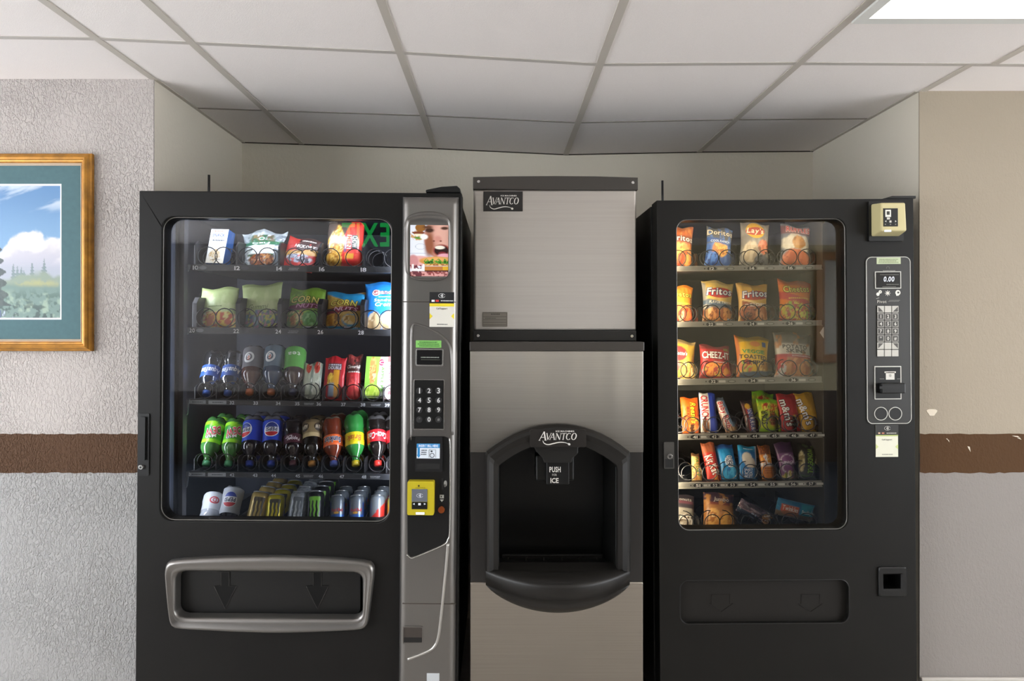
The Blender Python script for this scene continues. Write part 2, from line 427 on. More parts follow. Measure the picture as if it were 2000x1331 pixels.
FOIL = mat('foil_print', '#ffffff', 0.38, spec=0.5, vcol=True, bump=(45, 0.35, 0.004))
BOXM = mat('card_print', '#ffffff', 0.55, vcol=True)
def axes(bx, by, tx, ty, Y, dy):
    B = W(bx, by, Y); T = W(tx, ty, Y + dy); up = (T - B); H = up.length; up.normalize()
    rt = (Vector((1, 0, 0)) - up * up.x).normalized(); nm = up.cross(rt)     # nm points away from the viewer
    if nm.y < 0: nm = -nm; rt = -rt
    return B, up, rt, nm, H
def bag(name, label, cat, spec, Y, layers, dec=None, group=None, T=0.03, dy=0.05, pinch=0.10, flare=0.0, corner=0.0,
        e=0.5, eu=2.5, crumple=0.004, m=None, nu=30, nv=40, seed=1, flat_ends=0.0, yaw=0):
    """a filled packet standing on a shelf. spec = base px, base py, top px, top py, width px"""
    bx, by, tx, ty, wp = spec
    B, up, rt, nm, H = axes(bx, by, tx, ty, Y, dy)
    if yaw:
        R = Matrix.Rotation(math.radians(yaw), 3, up); rt = R @ rt; nm = R @ nm
    Wd = wp / FPX * (Y + dy * 0.5)
    def hw(v):
        v = np.asarray(v, float)
        h = 0.5 * Wd * (1 - pinch * np.sin(PI * np.clip(v, 0, 1)) + flare * (v - 0.5))
        if corner:
            d = np.clip(np.minimum(v, 1 - v) * H, 0, corner)
            h = h - corner + np.sqrt(np.maximum(corner ** 2 - (corner - d) ** 2, 0))
        return np.maximum(h, 0.002)
    def th(u, v):
        vs = np.clip((v - 0.03) / 0.94, 0, 1)
        t = np.maximum(np.sin(PI * vs), 0) ** e if not flat_ends else np.clip(np.minimum(vs, 1 - vs) / flat_ends, 0, 1) ** 0.5
        t = T * 0.5 * t * np.maximum(1 - np.abs(u) ** eu, 0) ** 0.6
        return t + 0.0008
    def ripple(u, v):
        edge = 0.35 + 0.65 * np.clip(np.maximum(np.abs(u), np.abs(2 * v - 1)), 0, 1) ** 2
        return crumple * edge * (fbm(u * 3 + seed * 7.3, v * 4 + seed * 3.1, seed, 3) - 0.5) * 2
    U, Vv = np.meshgrid(np.linspace(-1, 1, nu), np.linspace(0, 1, nv), indexing='xy')
    b3, u3, r3, n3 = (np.array(q) for q in (B, up, rt, nm))
    tb = T * 0.5
    def surf(u, v, side, lift=0.0):
        dpt = tb - side * (th(u, v) + lift) + ripple(u, v)
        zj = crumple * 1.2 * np.sin(u * 4 + seed * 2.1) * np.clip((v - .85) / .15, 0, 1)
        return b3 + (u * hw(v))[..., None] * r3 + (v * H + zj)[..., None] * u3 + dpt[..., None] * n3
    Pf = surf(U, Vv, 1).reshape(-1, 3); Pb = surf(U, Vv, -1).reshape(-1, 3); n = nu * nv
    F = []
    for j in range(nv - 1):
        for i in range(nu - 1):
            a = j * nu + i; F.append((a, a + 1, a + nu + 1, a + nu)); F.append((n + a, n + a + nu, n + a + nu + 1, n + a + 1))
    rim = [i for i in range(nu)] + [j * nu + nu - 1 for j in range(1, nv)] + [(nv - 1) * nu + i for i in range(nu - 2, -1, -1)] + [j * nu for j in range(nv - 2, 0, -1)]
    for a, b in zip(rim, rim[1:] + rim[:1]): F.append((b, a, a + n, b + n))
    cf = paint(layers)(U, Vv).reshape(-1, 3)
    o = obj(name, np.concatenate([Pf, Pb]), F, m or FOIL, smooth=True, cols=np.concatenate([cf, cf]), loc=B)
    tag(o, label, cat, group)
    if dec:
        def fn(a, b, l):
            v = np.array(min(max(b / H, 0), 1)); u = np.array(np.clip(a / hw(v), -1, 1))
            return surf(u, v, 1, l)
        d = Decals(fn, .006)
        for q in dec:                               # ('text', u, v, w, h, colour, kwargs) in shares of the packet
            k = q[0]
            if k == 't':
                kw = q[7] if len(q) > 7 else {}; up_ = 60 < abs(kw.get('rot', 0)) < 120       # text running up the packet: length is a share of its height
                d.text(q[1], q[2] * Wd / 2, q[3] * H, q[4] * (H if up_ else Wd), q[5] * (Wd if up_ else H), q[6], **kw)
            elif k == 'e': d.ell(q[1] * Wd / 2, q[2] * H, q[3] * Wd / 2, q[4] * H, q[5], **(q[6] if len(q) > 6 else {}))
            elif k == 'r': d.rect(q[1] * Wd / 2, q[2] * Wd / 2, q[3] * H, q[4] * H, q[5], **(q[6] if len(q) > 6 else {}))
            elif k == 's': d.scribble(q[1] * Wd / 2, q[2] * H, q[3] * Wd, q[4] * H, q[5], **(q[6] if len(q) > 6 else {}))
        d.build('printed_lettering', o)
    return o

def carton(name, label, cat, spec, Y, layers, side, depth=0.04, dy=0.03, dec=None, yaw=0, topcol=None):
    bx, by, tx, ty, wp = spec
    B, up, rt, nm, H = axes(bx, by, tx, ty, Y, dy)
    if yaw: R = Matrix.Rotation(math.radians(yaw), 3, up); rt = R @ rt; nm = R @ nm
    Wd = wp / FPX * (Y + dy / 2); nu, nv = 24, 34
    U, Vv = np.meshgrid(np.linspace(-1, 1, nu), np.linspace(0, 1, nv), indexing='xy')
    b3, u3, r3, n3 = (np.array(q) for q in (B, up, rt, nm))
    P = (b3 + (U * Wd / 2)[..., None] * r3 + (Vv * H)[..., None] * u3).reshape(-1, 3)
    cf = paint(layers)(U, Vv).reshape(-1, 3); F = []
    for j in range(nv - 1):
        for i in range(nu - 1): a = j * nu + i; F.append((a, a + 1, a + nu + 1, a + nu))
    V = list(map(tuple, P)); cols = list(map(tuple, cf)); q = np.array(n3) * depth
    cs = [b3 - r3 * Wd / 2, b3 + r3 * Wd / 2, b3 + r3 * Wd / 2 + u3 * H, b3 - r3 * Wd / 2 + u3 * H]
    def quad(a, b, c, d, col):
        k = len(V); V.extend(map(tuple, (a, b, c, d))); cols.extend([hx(col)] * 4); F.append((k, k + 1, k + 2, k + 3))
    quad(cs[1], cs[1] + q, cs[2] + q, cs[2], side); quad(cs[0] + q, cs[0], cs[3], cs[3] + q, side)
    quad(cs[3], cs[2], cs[2] + q, cs[3] + q, topcol or side); quad(cs[0], cs[0] + q, cs[1] + q, cs[1], side); quad(cs[1] + q, cs[0] + q, cs[3] + q, cs[2] + q, side)
    o = obj(name, V, F, BOXM, cols=np.array(cols), loc=B); tag(o, label, cat)
    if dec:
        d = Decals(lambda a, b, l: b3 + r3 * a + u3 * b - n3 * l)
        for q in dec:
            if q[0] == 't':
                kw = q[7] if len(q) > 7 else {}; up_ = 60 < abs(kw.get('rot', 0)) < 120
                d.text(q[1], q[2] * Wd / 2, q[3] * H, q[4] * (H if up_ else Wd), q[5] * (Wd if up_ else H), q[6], **kw)
            elif q[0] == 's': d.scribble(q[1] * Wd / 2, q[2] * H, q[3] * Wd, q[4] * H, q[5], **(q[6] if len(q) > 6 else {}))
            elif q[0] == 'e': d.ell(q[1] * Wd / 2, q[2] * H, q[3] * Wd / 2, q[4] * H, q[5])
        d.build('printed_lettering', o)
    return o

def lathe(prof, B, ax, front, n=28, colf=None, petal=0.0):
    """prof = [(s, r)] along axis ax from B; colf(s, theta) -> colour; theta 0 faces `front`"""
    ax = Vector(ax).normalized(); fr = (Vector(front) - ax * Vector(front).dot(ax)).normalized(); sd = ax.cross(fr)
    V, F, cc = [], [], []; R = max(r for s, r in prof); S1 = prof[-1][0]
    for s, r in prof:
        for k in range(n):
            a = 2 * PI * k / n
            ex = petal * max(0, 1 - (S1 - s) / (R * 0.9)) * (abs(math.sin(2.5 * a)) ** 0.7 - 1) * min(1, 2 * r / R) if petal else 0
            V.append(Vector(B) + ax * (s + ex) + (fr * math.cos(a) + sd * math.sin(a)) * r); cc.append(colf(s, a) if colf else (1, 1, 1))
    for j in range(len(prof) - 1):
        for k in range(n):
            F.append((j * n + k, (j + 1) * n + k, (j + 1) * n + (k + 1) % n, j * n + (k + 1) % n))
    F.append(tuple(range(n))); F.append(tuple(range((len(prof) - 1) * n, len(prof) * n))[::-1])
    return V, F, np.array(cc)

LIQ = mat('bottle_liquid', '#ffffff', 0.12, spec=0.6, vcol=True, coat=0.4)
LBL = mat('bottle_label', '#ffffff', 0.35, spec=0.5, vcol=True)
CLEAR = glass_mat('clear_plastic', 1.5, (0.86, 0.89, 0.92))
def prof_interp(P, s0, s1, k=1.0, n=14):
    ss_ = np.linspace(s0, s1, n); xs = [p[0] for p in P]; rs = [p[1] for p in P]
    return [(float(s), float(np.interp(s, xs, rs)) * k) for s in ss_]
def bottle(label, cap_px, base_px, Y, dy, cap, liquid, air, lab, labr=(0.42, 0.72), fill=0.86, dec=None, group=None, k=1.0, clear=False, name='soda_bottle', labfn=None):
    """bottle lying neck-down against the one behind: cap at the shelf front, base up and back"""
    B = W(*cap_px, Y); T = W(*base_px, Y + dy); ax = (T - B); L = ax.length; ax.normalize()
    R = 0.036 * k
    P = [(0, .0125), (.09 * L, .0125), (.10 * L, .0165), (.115 * L, .0165), (.12 * L, .0125), (.16 * L, .0135), (.24 * L, .022), (.33 * L, .032), (.40 * L, R * .97),
         (.44 * L, R * .94), (.55 * L, R * .93), (.70 * L, R * .94), (.75 * L, R), (.92 * L, R), (.97 * L, R * .9), (L, R * .55)]
    root = thing(name, label, 'bottle', B, group=group)
    fr = Vector((0, -1, 0.25)) + Vector((-B.x * 0.25, 0, 0))
    v, f, c = lathe([(0, .011), (.003, .0138), (.09 * L, .0138), (.092 * L, .010)], B, ax, fr, 18, lambda s, a: hx(cap)); obj('cap', v, f, LBL, root, True, cols=c)
    body = [(s, r) for s, r in prof_interp(P, .092 * L, L, 1, 34)]
    def cl(s, a): return hx(liquid) if s < fill * L else hx(air)
    v, f, c = lathe(body, B, ax, fr, 30, cl, petal=0.010); obj('body', v, f, CLEAR if clear else LIQ, root, True, cols=c)
    if lab:
        s0, s1 = labr
        v, f, c = lathe(prof_interp(P, s0 * L, s1 * L, 1.02, 16), B, ax, fr, 40, (lambda s, a: hx(labfn((s / L - s0) / (s1 - s0), a))) if labfn else (lambda s, a: hx(lab)))
        obj('paper_label', v, f[:-2], LBL, root, True, cols=c)
        if dec:
            fx = (fr - ax * fr.dot(ax)).normalized(); sd = ax.cross(fx); b3 = B
            if sd.x < 0: sd = -sd
            xs = [p[0] for p in P]; rs = [p[1] for p in P]
            def fn(a, b, l):
                r = float(np.interp(b, xs, rs)) * 1.02 + l; th_ = a / r
                return b3 + ax * b + (fx * math.cos(th_) + sd * math.sin(th_)) * r
            d = Decals(fn, .005); smid = (s0 + s1) / 2 * L; lh = (s1 - s0) * L
            for q in dec:
                if q[0] == 't': d.text(q[1], q[2] * R, smid + q[3] * lh, q[4] * R, q[5] * lh, q[6], **(q[7] if len(q) > 7 else {}))
                elif q[0] == 'e': d.ell(q[1] * R, smid + q[2] * lh, q[3] * R, q[4] * lh, q[5], **(q[6] if len(q) > 6 else {}))
                elif q[0] == 'h':     # half disc: centre, radii, from angle
                    d.poly([(q[1] * R + q[3] * R * math.cos(a), smid + q[2] * lh + q[4] * lh * math.sin(a)) for a in [math.radians(q[6] + q[7] * i / 12) for i in range(13)]], q[5], 0.0018)
            d.build('label_print', root)
    return root
ALU = mat('can_aluminium', '#b9bcc0', 0.28, 0.9)
CANM = mat('can_print', '#ffffff', 0.3, 0.35, vcol=True)
def can(label, base_px, top_px, Y, dy, colfn, claw=None, dec=None, group=None, R=0.0265, name='drink_can', H=None):
    B = W(*base_px, Y); T = W(*top_px, Y + dy); ax = T - B; H = H or ax.length; ax.normalize()
    root = thing(name, label, 'can', B, group=group)
    P = [(0, R * .8), (.006, R * .95), (.012, R), (H * .88, R), (H * .93, R * .96), (H * .975, R * .84)]
    fr = Vector((-B.x * .3, -1, 0.1)); fx = (fr - ax * fr.dot(ax)).normalized(); sd = ax.cross(fx)
    if sd.x < 0: sd = -sd
    v, f, c = lathe(prof_interp(P, 0, H * .975, 1, 26), B, ax, fr, 30, lambda s, a: hx(colfn(s / H, a))); obj('can_body', v, f, CANM, root, True, cols=c)
    v, f, c = lathe([(H * .97, R * .85), (H * .985, R * .88), (H, R * .87), (H, R * .80), (H * .985, R * .78)], B, ax, fr, 30); obj('lid', v, f, ALU, root, True)
    d = Decals(lambda a, b, l: B + ax * b + (fx * math.cos(a / R) + sd * math.sin(a / R)) * (R + l), .006)
    if claw:
        for dx in (-.42, 0, .42):
            pts = [(R * (dx + j), H * z) for j, z in ((-.04, .82), (.0, .72), (-.03, .6), (.05, .5), (-.02, .4), (.03, .3), (0, .2))]
            d.stroke(smoothpath(pts, 3), [R * (.3 - .012 * i) if i > 2 else R * .45 for i in range(19)], claw, 0.0008)
        d.rect(-R * .62, R * .62, H * .80, H * .84, claw, 0.0008)
    for q in dec or []:
        if q[0] == 't': d.text(q[1], q[2] * R, q[3] * H, q[4] * R, q[5] * H, q[6], **(q[7] if len(q) > 7 else {}))
        elif q[0] == 'e': d.ell(q[1] * R, q[2] * H, q[3] * R, q[4] * H, q[5])
    d.build('can_artwork', root)
    return root
def dup(root, loc, label):
    r = root.copy(); C.objects.link(r); r.location = loc; r['label'] = label
    for ch in list(root.children):
        c = ch.copy(); C.objects.link(c); c.parent = r
        for g in ch.children:
            e_ = g.copy(); C.objects.link(e_); e_.parent = c
    return r

# ================================================================== THE ROOM
YF, YB = 2.377, 3.19                     # plane of the front walls, rear wall of the alcove
XL, XR = -1.2, 1.448                     # sides of the alcove
RX0, RX1, RY0 = -3.4, 4.2, -2.2          # the rest of the room behind the camera
def zc(x):                               # the old grid ceiling is not quite level
    return CAMZ + float(np.interp(x, [-1.2, -.3, .3, .9, 1.5], [.857, .828, .800, .812, .816]))
S0, S1 = Z(924, YF), Z(848, YF)          # painted stripe
WL = stucco('wall_paint_left', '#b5aeaa', '#a09f9e', (S0 + S1) / 2, 0.8, 0.006, 115)
WR = stucco('wall_paint_right', '#9e9383', '#8a8480', (S0 + S1) / 2, 0.25, 0.0025, 110)
WA = stucco('wall_paint_alcove', '#d2cbbd', None, None, 0.15, 0.003, 60)
SL = stucco('stripe_paint_left', '#523a28', None, None, 0.8, 0.006, 115)
SR = stucco('stripe_paint_right', '#4b3116', None, None, 0.22, 0.003, 80)
TOP = 2.45
wl = struct(obj('wall_left', *box(RX0, XL, YF, YF + .006, 0, TOP), WL))
wr = struct(obj('wall_right', *box(XR, RX1, YF, YF + .006, 0, TOP), WR))
struct(obj('wall_alcove_left', *box(XL - .1, XL, YF + .006, YB, 0, TOP), WA))
struct(obj('wall_alcove_right', *box(XR, XR + .1, YF + .006, YB, 0, TOP), WA))
struct(obj('wall_back', *box(XL - .1, XR + .1, YB, YB + .1, 0, TOP), WA))
RWP = mat('rear_wall_paint', '#8f8a88', 0.8)
wre = struct(obj('wall_rear', *box(RX0, .8, RY0 - .1, RY0, 0, TOP), RWP))
struct(obj('wall_rear_right', *box(.8, RX1, RY0 - .1, RY0, 0, TOP), mat('rear_wall_olive', '#b3a888', .8)))  # lighter olive on this unseen wall is added to strengthen the right glass haze
obj('wainscot', *box(RX0, RX1, RY0 - .005, RY0 + .02, 0, .72), mat('dark_wainscot', '#3a2c22', 0.6), wre)
for i_, (side, xa_, xb_) in enumerate((('left', RX0 - .1, RX0), ('right', RX1, RX1 + .1))):
    wy0, wy1, wz0, wz1 = RY0 + .3, 1.9, .45, 2.1
    struct(obj('wall_side_' + side, *merge(box(xa_, xb_, RY0, wy0, 0, TOP), box(xa_, xb_, wy1, YF + .1, 0, TOP), box(xa_, xb_, wy0, wy1, 0, wz0), box(xa_, xb_, wy0, wy1, wz1, TOP)), RWP))
    struct(obj('window_%d' % (i_ + 1), *merge(*[box(xa_ + .03, xb_ - .03, y - .025, y + .025, wz0, wz1) for y in (wy0 + .025, wy0 + 1.05, wy0 + 2.1, wy0 + 3.1, wy1 - .025)], *[box(xa_ + .03, xb_ - .03, wy0 + .05, wy1 - .05, z, z + .05) for z in (wz0, wz1 - .05)]), mat('window_frame', '#d8d6d2', .5)))  # unseen side windows, added to daylight the ceiling and walls
struct(obj('added_door', *box(.08, .62, RY0, RY0 + .04, 0, 2.08), mat('dark_door', '#33251c', .5), bevel=.004))  # unseen door leaf, added to mirror as a dark streak in the steel
struct(obj('added_trim', *box(.66, .95, RY0, RY0 + .06, 0, TOP - .3), mat('white_streak_reflector', '#efece6', .6), bevel=.004))  # unseen white strip, added to mirror as a bright streak in the steel
struct(obj('door_1', *box(-1.9, -1.05, RY0, RY0 + .04, 0, 2.08), mat('dark_door', '#33251c', .5), bevel=.004))
flo = struct(obj('floor', *box(RX0 - .1, RX1 + .1, RY0 - .1, YB + .1, -.05, 0), mat('floor_tile', '#bdb7b0', 0.5, bump=(300, .1, .001), vary=(12, .08))))
obj('added_carpet', *box(RX0, RX1, RY0 + .02, .15, 0, .008), mat('dark_carpet', '#2b323d', .95, bump=(200, .4, .003)), flo)  # unseen, added to darken and tint the floor's reflection in the machine glass
def stripe(name, x0, x1, m, parent, seed):
    r_ = random.Random(seed); n = 160; up_, lo = [], []
    for i in range(n + 1):
        x = x0 + (x1 - x0) * i / n
        up_.append((x, S1 + r_.uniform(-.0016, .0016))); lo.append((x, S0 + r_.uniform(-.0022, .0022)))
    return obj(name, *plate(lo + up_[::-1], [], YF - .0012, YF + .001), m, parent)
stripe('painted_stripe', RX0 + .01, XL - .001, SL, wl, 1)
sr_ = stripe('painted_stripe', XR + .001, RX1 - .01, SR, wr, 2)
for px, py, a, b in ((1892, 876, 3, 7), (1984, 853, 8, 2.5), (1849, 858, 2, 2), (1852, 861, 1.5, 3), (1990, 857, 4, 2)):
    cx, cz, k = X(px, YF), Z(py, YF), YF / FPX
    obj('paint_chip', *plate([(cx - a * k, cz + b * k * .6), (cx - a * k * .3, cz - b * k * .1), (cx + a * k, cz - b * k), (cx + a * k * .4, cz + b * k * .4)], [], YF - .0022, YF - .001), mat('bare_plaster', '#d8cdbb', .8), wr)
cx, cz, k = X(1820, YF), Z(806, YF), YF / FPX
obj('plaster_patch', *plate([(cx + 9 * k * math.cos(a) * (1 + .3 * math.sin(3 * a)), cz + 8 * k * math.sin(a) * (1 + .2 * math.cos(2 * a))) for a in [2 * PI * i / 16 for i in range(16)]], [], YF - .001, YF + .001), mat('bare_plaster'), wr)
BBM = mat('baseboard_vinyl', '#b5afa8', .5)
zb = Z(1322, YF)
struct(obj('baseboard_left', *box(RX0, XL, YF - .012, YF, 0, zb - .03), BBM, bevel=.004))
struct(obj('baseboard_right', *box(XR, RX1, YF - .012, YF, 0, zb), BBM, bevel=.004))

# ---- suspended ceiling: a slab, tiles laid into a grid of bars
TILE = mat('ceiling_tile', '#ebe5e2', .9, spec=.15, bump=(420, .35, .002, (1, 1, 1), 2), vary=(500, .035))
GRID = mat('grid_metal', '#bcb5ac', .55)
GRIDX = mat('grid_metal_cross', '#bab4ae', .55)
GRIDB = mat('grid_metal_shaded', '#857f77', .6)  # darker copy of the grid metal: shade put into its colour
def y1(x): return 2.085 + .035 * x
Y2 = 2.69
xs = [RX0, -1.81, XL, -.922, -.304, .302, .919, 1.53, RX1]
ce = struct(obj('ceiling', *box(RX0 - .1, RX1 + .1, RY0 - .1, 1.40, CAMZ + .825, 2.5), mat('ceiling_tile')))
obj('ceiling_slab', *box(RX0 - .1, RX1 + .1, 1.40, YB + .1, CAMZ + .90, 2.5), mat('ceiling_tile'), ce)
def tile(x0, x1, ya, yb):                # ya, yb: depth at (x0, x1)
    a = .0
    V = []
    for dz in (.0025, .03):
        for x, y in ((x0, ya[0]), (x1, ya[1]), (x1, yb[1]), (x0, yb[0])):
            V.append((x, y, zc(x) + dz + a))
    obj('ceiling_tile', V, [(0, 3, 2, 1), (4, 5, 6, 7), (0, 1, 5, 4), (1, 2, 6, 5), (2, 3, 7, 6), (3, 0, 4, 7)], TILE, ce)
def bar(p, q, wd=.024, drop=.0, m=None):
    """inverted-T grid bar from p to q (x, y)"""
    p, q = Vector(p), Vector(q); t = (q - p).normalized(); n_ = Vector((-t.y, t.x)) * wd / 2; V = []
    for dz in (.0 - drop, .006):
        for c in (p + n_, p - n_, q - n_, q + n_): V.append((c.x, c.y, zc(c.x) + dz))
    obj('grid_bar', V, [(0, 1, 2, 3), (7, 6, 5, 4), (0, 4, 5, 1), (1, 5, 6, 2), (2, 6, 7, 3), (3, 7, 4, 0)], m or GRID, ce)
for i in range(len(xs) - 1):
    a, b = xs[i], xs[i + 1]
    if a > .9 and b < 1.6:               # the column with the light fitting
        tile(a, b, (1.835, 1.835), (y1(a), y1(b)))
        tile(a, XR, (y1(a), y1(XR)), (Y2, Y2)); tile(a, XR, (Y2, Y2), (YB, YB)); continue
    tile(a, b, (1.40, 1.40), (y1(a), y1(b)))
    if a >= XL - .01 and b < .95:
        tile(a, b, (y1(a), y1(b)), (Y2, Y2)); tile(a, b, (Y2, Y2), (YB, YB))
    else: tile(max(a, RX0) if b < 0 else XR, b, (y1(a), y1(b)), (YF, YF))
for x in (XL, -.922, -.304, .302, .919): bar((x, 1.40), (x, YB if x > XL else YF))
bar((1.53, 1.40), (1.53, y1(1.53))); bar((XR + .012, y1(XR)), (XR + .012, YF)); bar((-1.81, 1.4), (-1.81, YF))
xx = [RX0] + xs[1:-1] + [RX1]
for a, b in zip(xx, xx[1:]): bar((a, y1(a)), (b, y1(b)), .02, -.0004, GRIDX)
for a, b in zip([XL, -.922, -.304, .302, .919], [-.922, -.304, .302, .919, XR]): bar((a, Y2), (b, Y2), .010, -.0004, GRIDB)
for x in (XL + .008, XR - .008): bar((x, YF), (x, YB), .016)
GRIDD = mat('shadow_gap', '#3b342c', .8)
gx = [XL, -.922, -.304, .302, .919, XR]
for a, b in zip(gx, gx[1:]): bar((a, YB - .004), (b, YB - .004), .007, .0012, GRIDD)  # dark strips painted for the shade where ceiling meets back wall
def light_panel(x0, x1, ya, yb, label, on=PANEL):
    z = min(zc(x0), zc(x1)); t = thing('ceiling_light', label, 'ceiling light', ((x0 + x1) / 2, (ya + yb) / 2, z - .004), group='fluorescent ceiling panels')
    f = merge(box(x0, x1, ya, ya + .03, z - .006, z + .02), box(x0, x1, yb - .03, yb, z - .006, z + .02), box(x0, x0 + .03, ya + .03, yb - .03, z - .006, z + .02), box(x1 - .03, x1, ya + .03, yb - .03, z - .006, z + .02))
    obj('frame', *f, mat('light_frame', '#d8d8d4', .5), t)
    obj('diffuser', *box(x0 + .03, x1 - .03, ya + .03, yb - .03, z + .0, z + .012), MATS.get('panel_light') or emission('panel_light', '#fffaf2', on), t)
light_panel(.931, 1.54, .62, 1.825, 'lit white ceiling light panel at top right above the alcove')
light_panel(.42, .78, -1.4, -.2, 'unseen ceiling light panel added over the middle of the room behind the viewer')  # unseen panel, added as fill on the machines and a streak in the steel
light_panel(-2.0, -1.4, .4, 1.6, 'unseen ceiling light panel added on the left past the framed picture')  # unseen panel, added to brighten the left wall
light_panel(2.6, 3.2, .2, 1.4, 'unseen ceiling light panel added at far right beyond the room wall')  # unseen panel, added for more even lighting

# ================================================================== frames of reference for the machines
class Frame:
    """design coordinates of a machine that stands turned by a small angle about its base point"""
    def __init__(s, piv, deg): s.p = Vector(piv); s.a = math.radians(deg)
    def d(s, px, py, Y):
        x, z = X(px, Y) - s.p.x, Z(py, Y) - s.p.z
        c_, s_ = math.cos(s.a), math.sin(s.a)       # world = R_y(a) design
        return (c_ * x - s_ * z + s.p.x, s_ * x + c_ * z + s.p.z)
    def world(s, x, y, z):
        dx, dz = x - s.p.x, z - s.p.z; c_, s_ = math.cos(s.a), math.sin(s.a)
        return Vector((c_ * dx + s_ * dz + s.p.x, y, -s_ * dx + c_ * dz + s.p.z))
    def rect(s, x0, x1, y0, y1, Y):
        a = s.d(x0, (y0 + y1) / 2, Y)[0]; b = s.d(x1, (y0 + y1) / 2, Y)[0]
        zt = s.d((x0 + x1) / 2, y0, Y)[1]; zb_ = s.d((x0 + x1) / 2, y1, Y)[1]
        return a, b, zb_, zt
def pbox(F, name, x0, x1, y0, y1, Y, dep, m, parent, r=0.0, bevel=0.0012, YY=None):
    """raised rounded plate whose front, at depth Y, covers the given part of the picture"""
    a, b, c_, d_ = F.rect(x0, x1, y0, y1, Y)
    V, Fc = plate(rr(a, b, c_, d_, r), [], Y, Y + dep) if r else box(a, b, Y, Y + dep, c_, d_)
    return obj(name, V, Fc, m, parent, bevel=bevel)
def ptext(F, name, items, Y, parent):
    """items: (text, centre px, centre py, width px, height px, colour, kwargs)"""
    d = Decals(flat(Y)); k = Y / FPX
    for it in items:
        if it[0] == '/s':
            q = F.d(it[1], it[2], Y); d.scribble(q[0], q[1], it[3] * k, it[4] * k, it[5], **(it[6] if len(it) > 6 else {}))
        elif it[0] == '/r':
            q = F.rect(it[1], it[2], it[3], it[4], Y); d.rect(q[0], q[1], q[2], q[3], it[5], it[6] if len(it) > 6 else .0005)
        elif it[0] == '/e':
            q = F.d(it[1], it[2], Y); d.ell(q[0], q[1], it[3] * k, it[4] * k, it[5], it[6] if len(it) > 6 else .0007)
        elif it[0] == '/p': d.poly([F.d(a, b, Y) for a, b in it[1]], it[2], it[3] if len(it) > 3 else .0007)
        elif it[0] == '/l': d.stroke([F.d(a, b, Y) for a, b in it[1]], it[2] * k, it[3], it[4] if len(it) > 4 else .0008)
        else:
            q = F.d(it[1], it[2], Y); d.text(it[0], q[0], q[1], it[3] * k, it[4] * k, it[5], **(it[6] if len(it) > 6 else {}))
    return d.build(name, parent)
def arcpts(cx, cy, r, a0, a1, n=10, ky=1): return [(cx + r * math.cos(math.radians(a0 + (a1 - a0) * i / n)), cy - ky * r * math.sin(math.radians(a0 + (a1 - a0) * i / n))) for i in range(n + 1)]
def contactless(cx, cy, s, col):
    """four nested waves beside a hand"""
    L = [('/l', arcpts(cx - 1.2 * s, cy, r * s, -42, 42, 8), .28 * s, col) for r in (.5, 1.0, 1.5, 2.0)]
    L.append(('/l', arcpts(cx, cy, 2.5 * s, 20, 340, 20, .62), .22 * s, col))
    return L

BLK = mat('black_powder_coat', '#131211', .45, spec=.22, bump=(250, .12, .001), vary=(6, .12))
BLKR = mat('black_powder_coat_warm', '#131210', .48, spec=.22, bump=(350, .12, .001), vary=(6, .12))
BLKS = mat('black_side_panel', '#0b0b0b', .38, spec=.5)
BLKP = mat('black_plastic', '#111111', .38, spec=.35)
INNER = mat('inner_liner', '#2c313c', .55)
INNERR = mat('inner_liner_right', '#2a2820', .6)
SILV = mat('silver_plastic', '#7d7a77', .34, .85, bump=(300, .04, .001))
CHROME = mat('bright_trim', '#c9c8c4', .22, .9)
DARK = mat('dark_hole', '#040404', .6)
GASK = mat('window_gasket', '#6d6b67', .3, .4)
STEEL = mat('brushed_steel', '#a19b93', .31, 1.0, aniso=.85, bump=(3, .2, .05, (2.4, 1, .12), 1), vary=(12, .05, (.2, 1, 30)))
STEELT = mat('satin_steel', '#aaa49e', .46, 1.0, aniso=.6, bump=(3, .05, .02, (1.2, 1, .3), 1), vary=(8, .03, (.3, 1, 20)))
for m_ in (STEEL, STEELT):               # sheet is brushed left to right
    cv = m_.node_tree.nodes.new('ShaderNodeCombineXYZ'); cv.inputs[0].default_value = 1.0
    m_.node_tree.links.new(cv.outputs[0], m_.node_tree.nodes['Principled BSDF'].inputs['Tangent'])
GL_L = glass_mat('machine_glass', 1.56)
TRAYM = mat('tray_black', '#1b1b1d', .45)
STRIP = mat('price_rail', '#2c2d30', .35)
STRIPR = mat('price_rail_grey', '#8d8b82', .4, .3)
WIRE = mat('coil_wire', '#141416', .35, .3)
WIREC = mat('coil_wire_steel', '#55565a', .3, .8)

def shell(F, name, x0, x1, ya, yb, z0, z1, m, parent, t=.025):
    f = merge(box(x0, x0 + t, ya, yb, z0, z1), box(x1 - t, x1, ya, yb, z0, z1), box(x0 + t, x1 - t, ya, yb, z1 - t, z1), box(x0 + t, x1 - t, ya, yb, z0, z0 + t), box(x0 + t, x1 - t, yb - t, yb, z0 + t, z1 - t))
    return obj(name, *f, m, parent)
COILS = {}
def coil_mesh(r, wire, pitch, turns, hand):
    k = (r, wire, pitch, turns, hand)
    if k not in COILS:
        n = 18; P = []
        for i in range(n * turns + 1):
            a = 2 * PI * i / n
            y = min(a / (2 * PI), .85) * pitch * .25 + max(a / (2 * PI) - .85, 0) * pitch
            P.append((r * math.sin(a) * hand, y, -r * math.cos(a)))
        V, F = tube(P, wire, 6)
        me = bpy.data.meshes.new('coil'); me.from_pydata([tuple(v) for v in V], [], F); me.polygons.foreach_set('use_smooth', [True] * len(F)); COILS[k] = me
    return COILS[k]
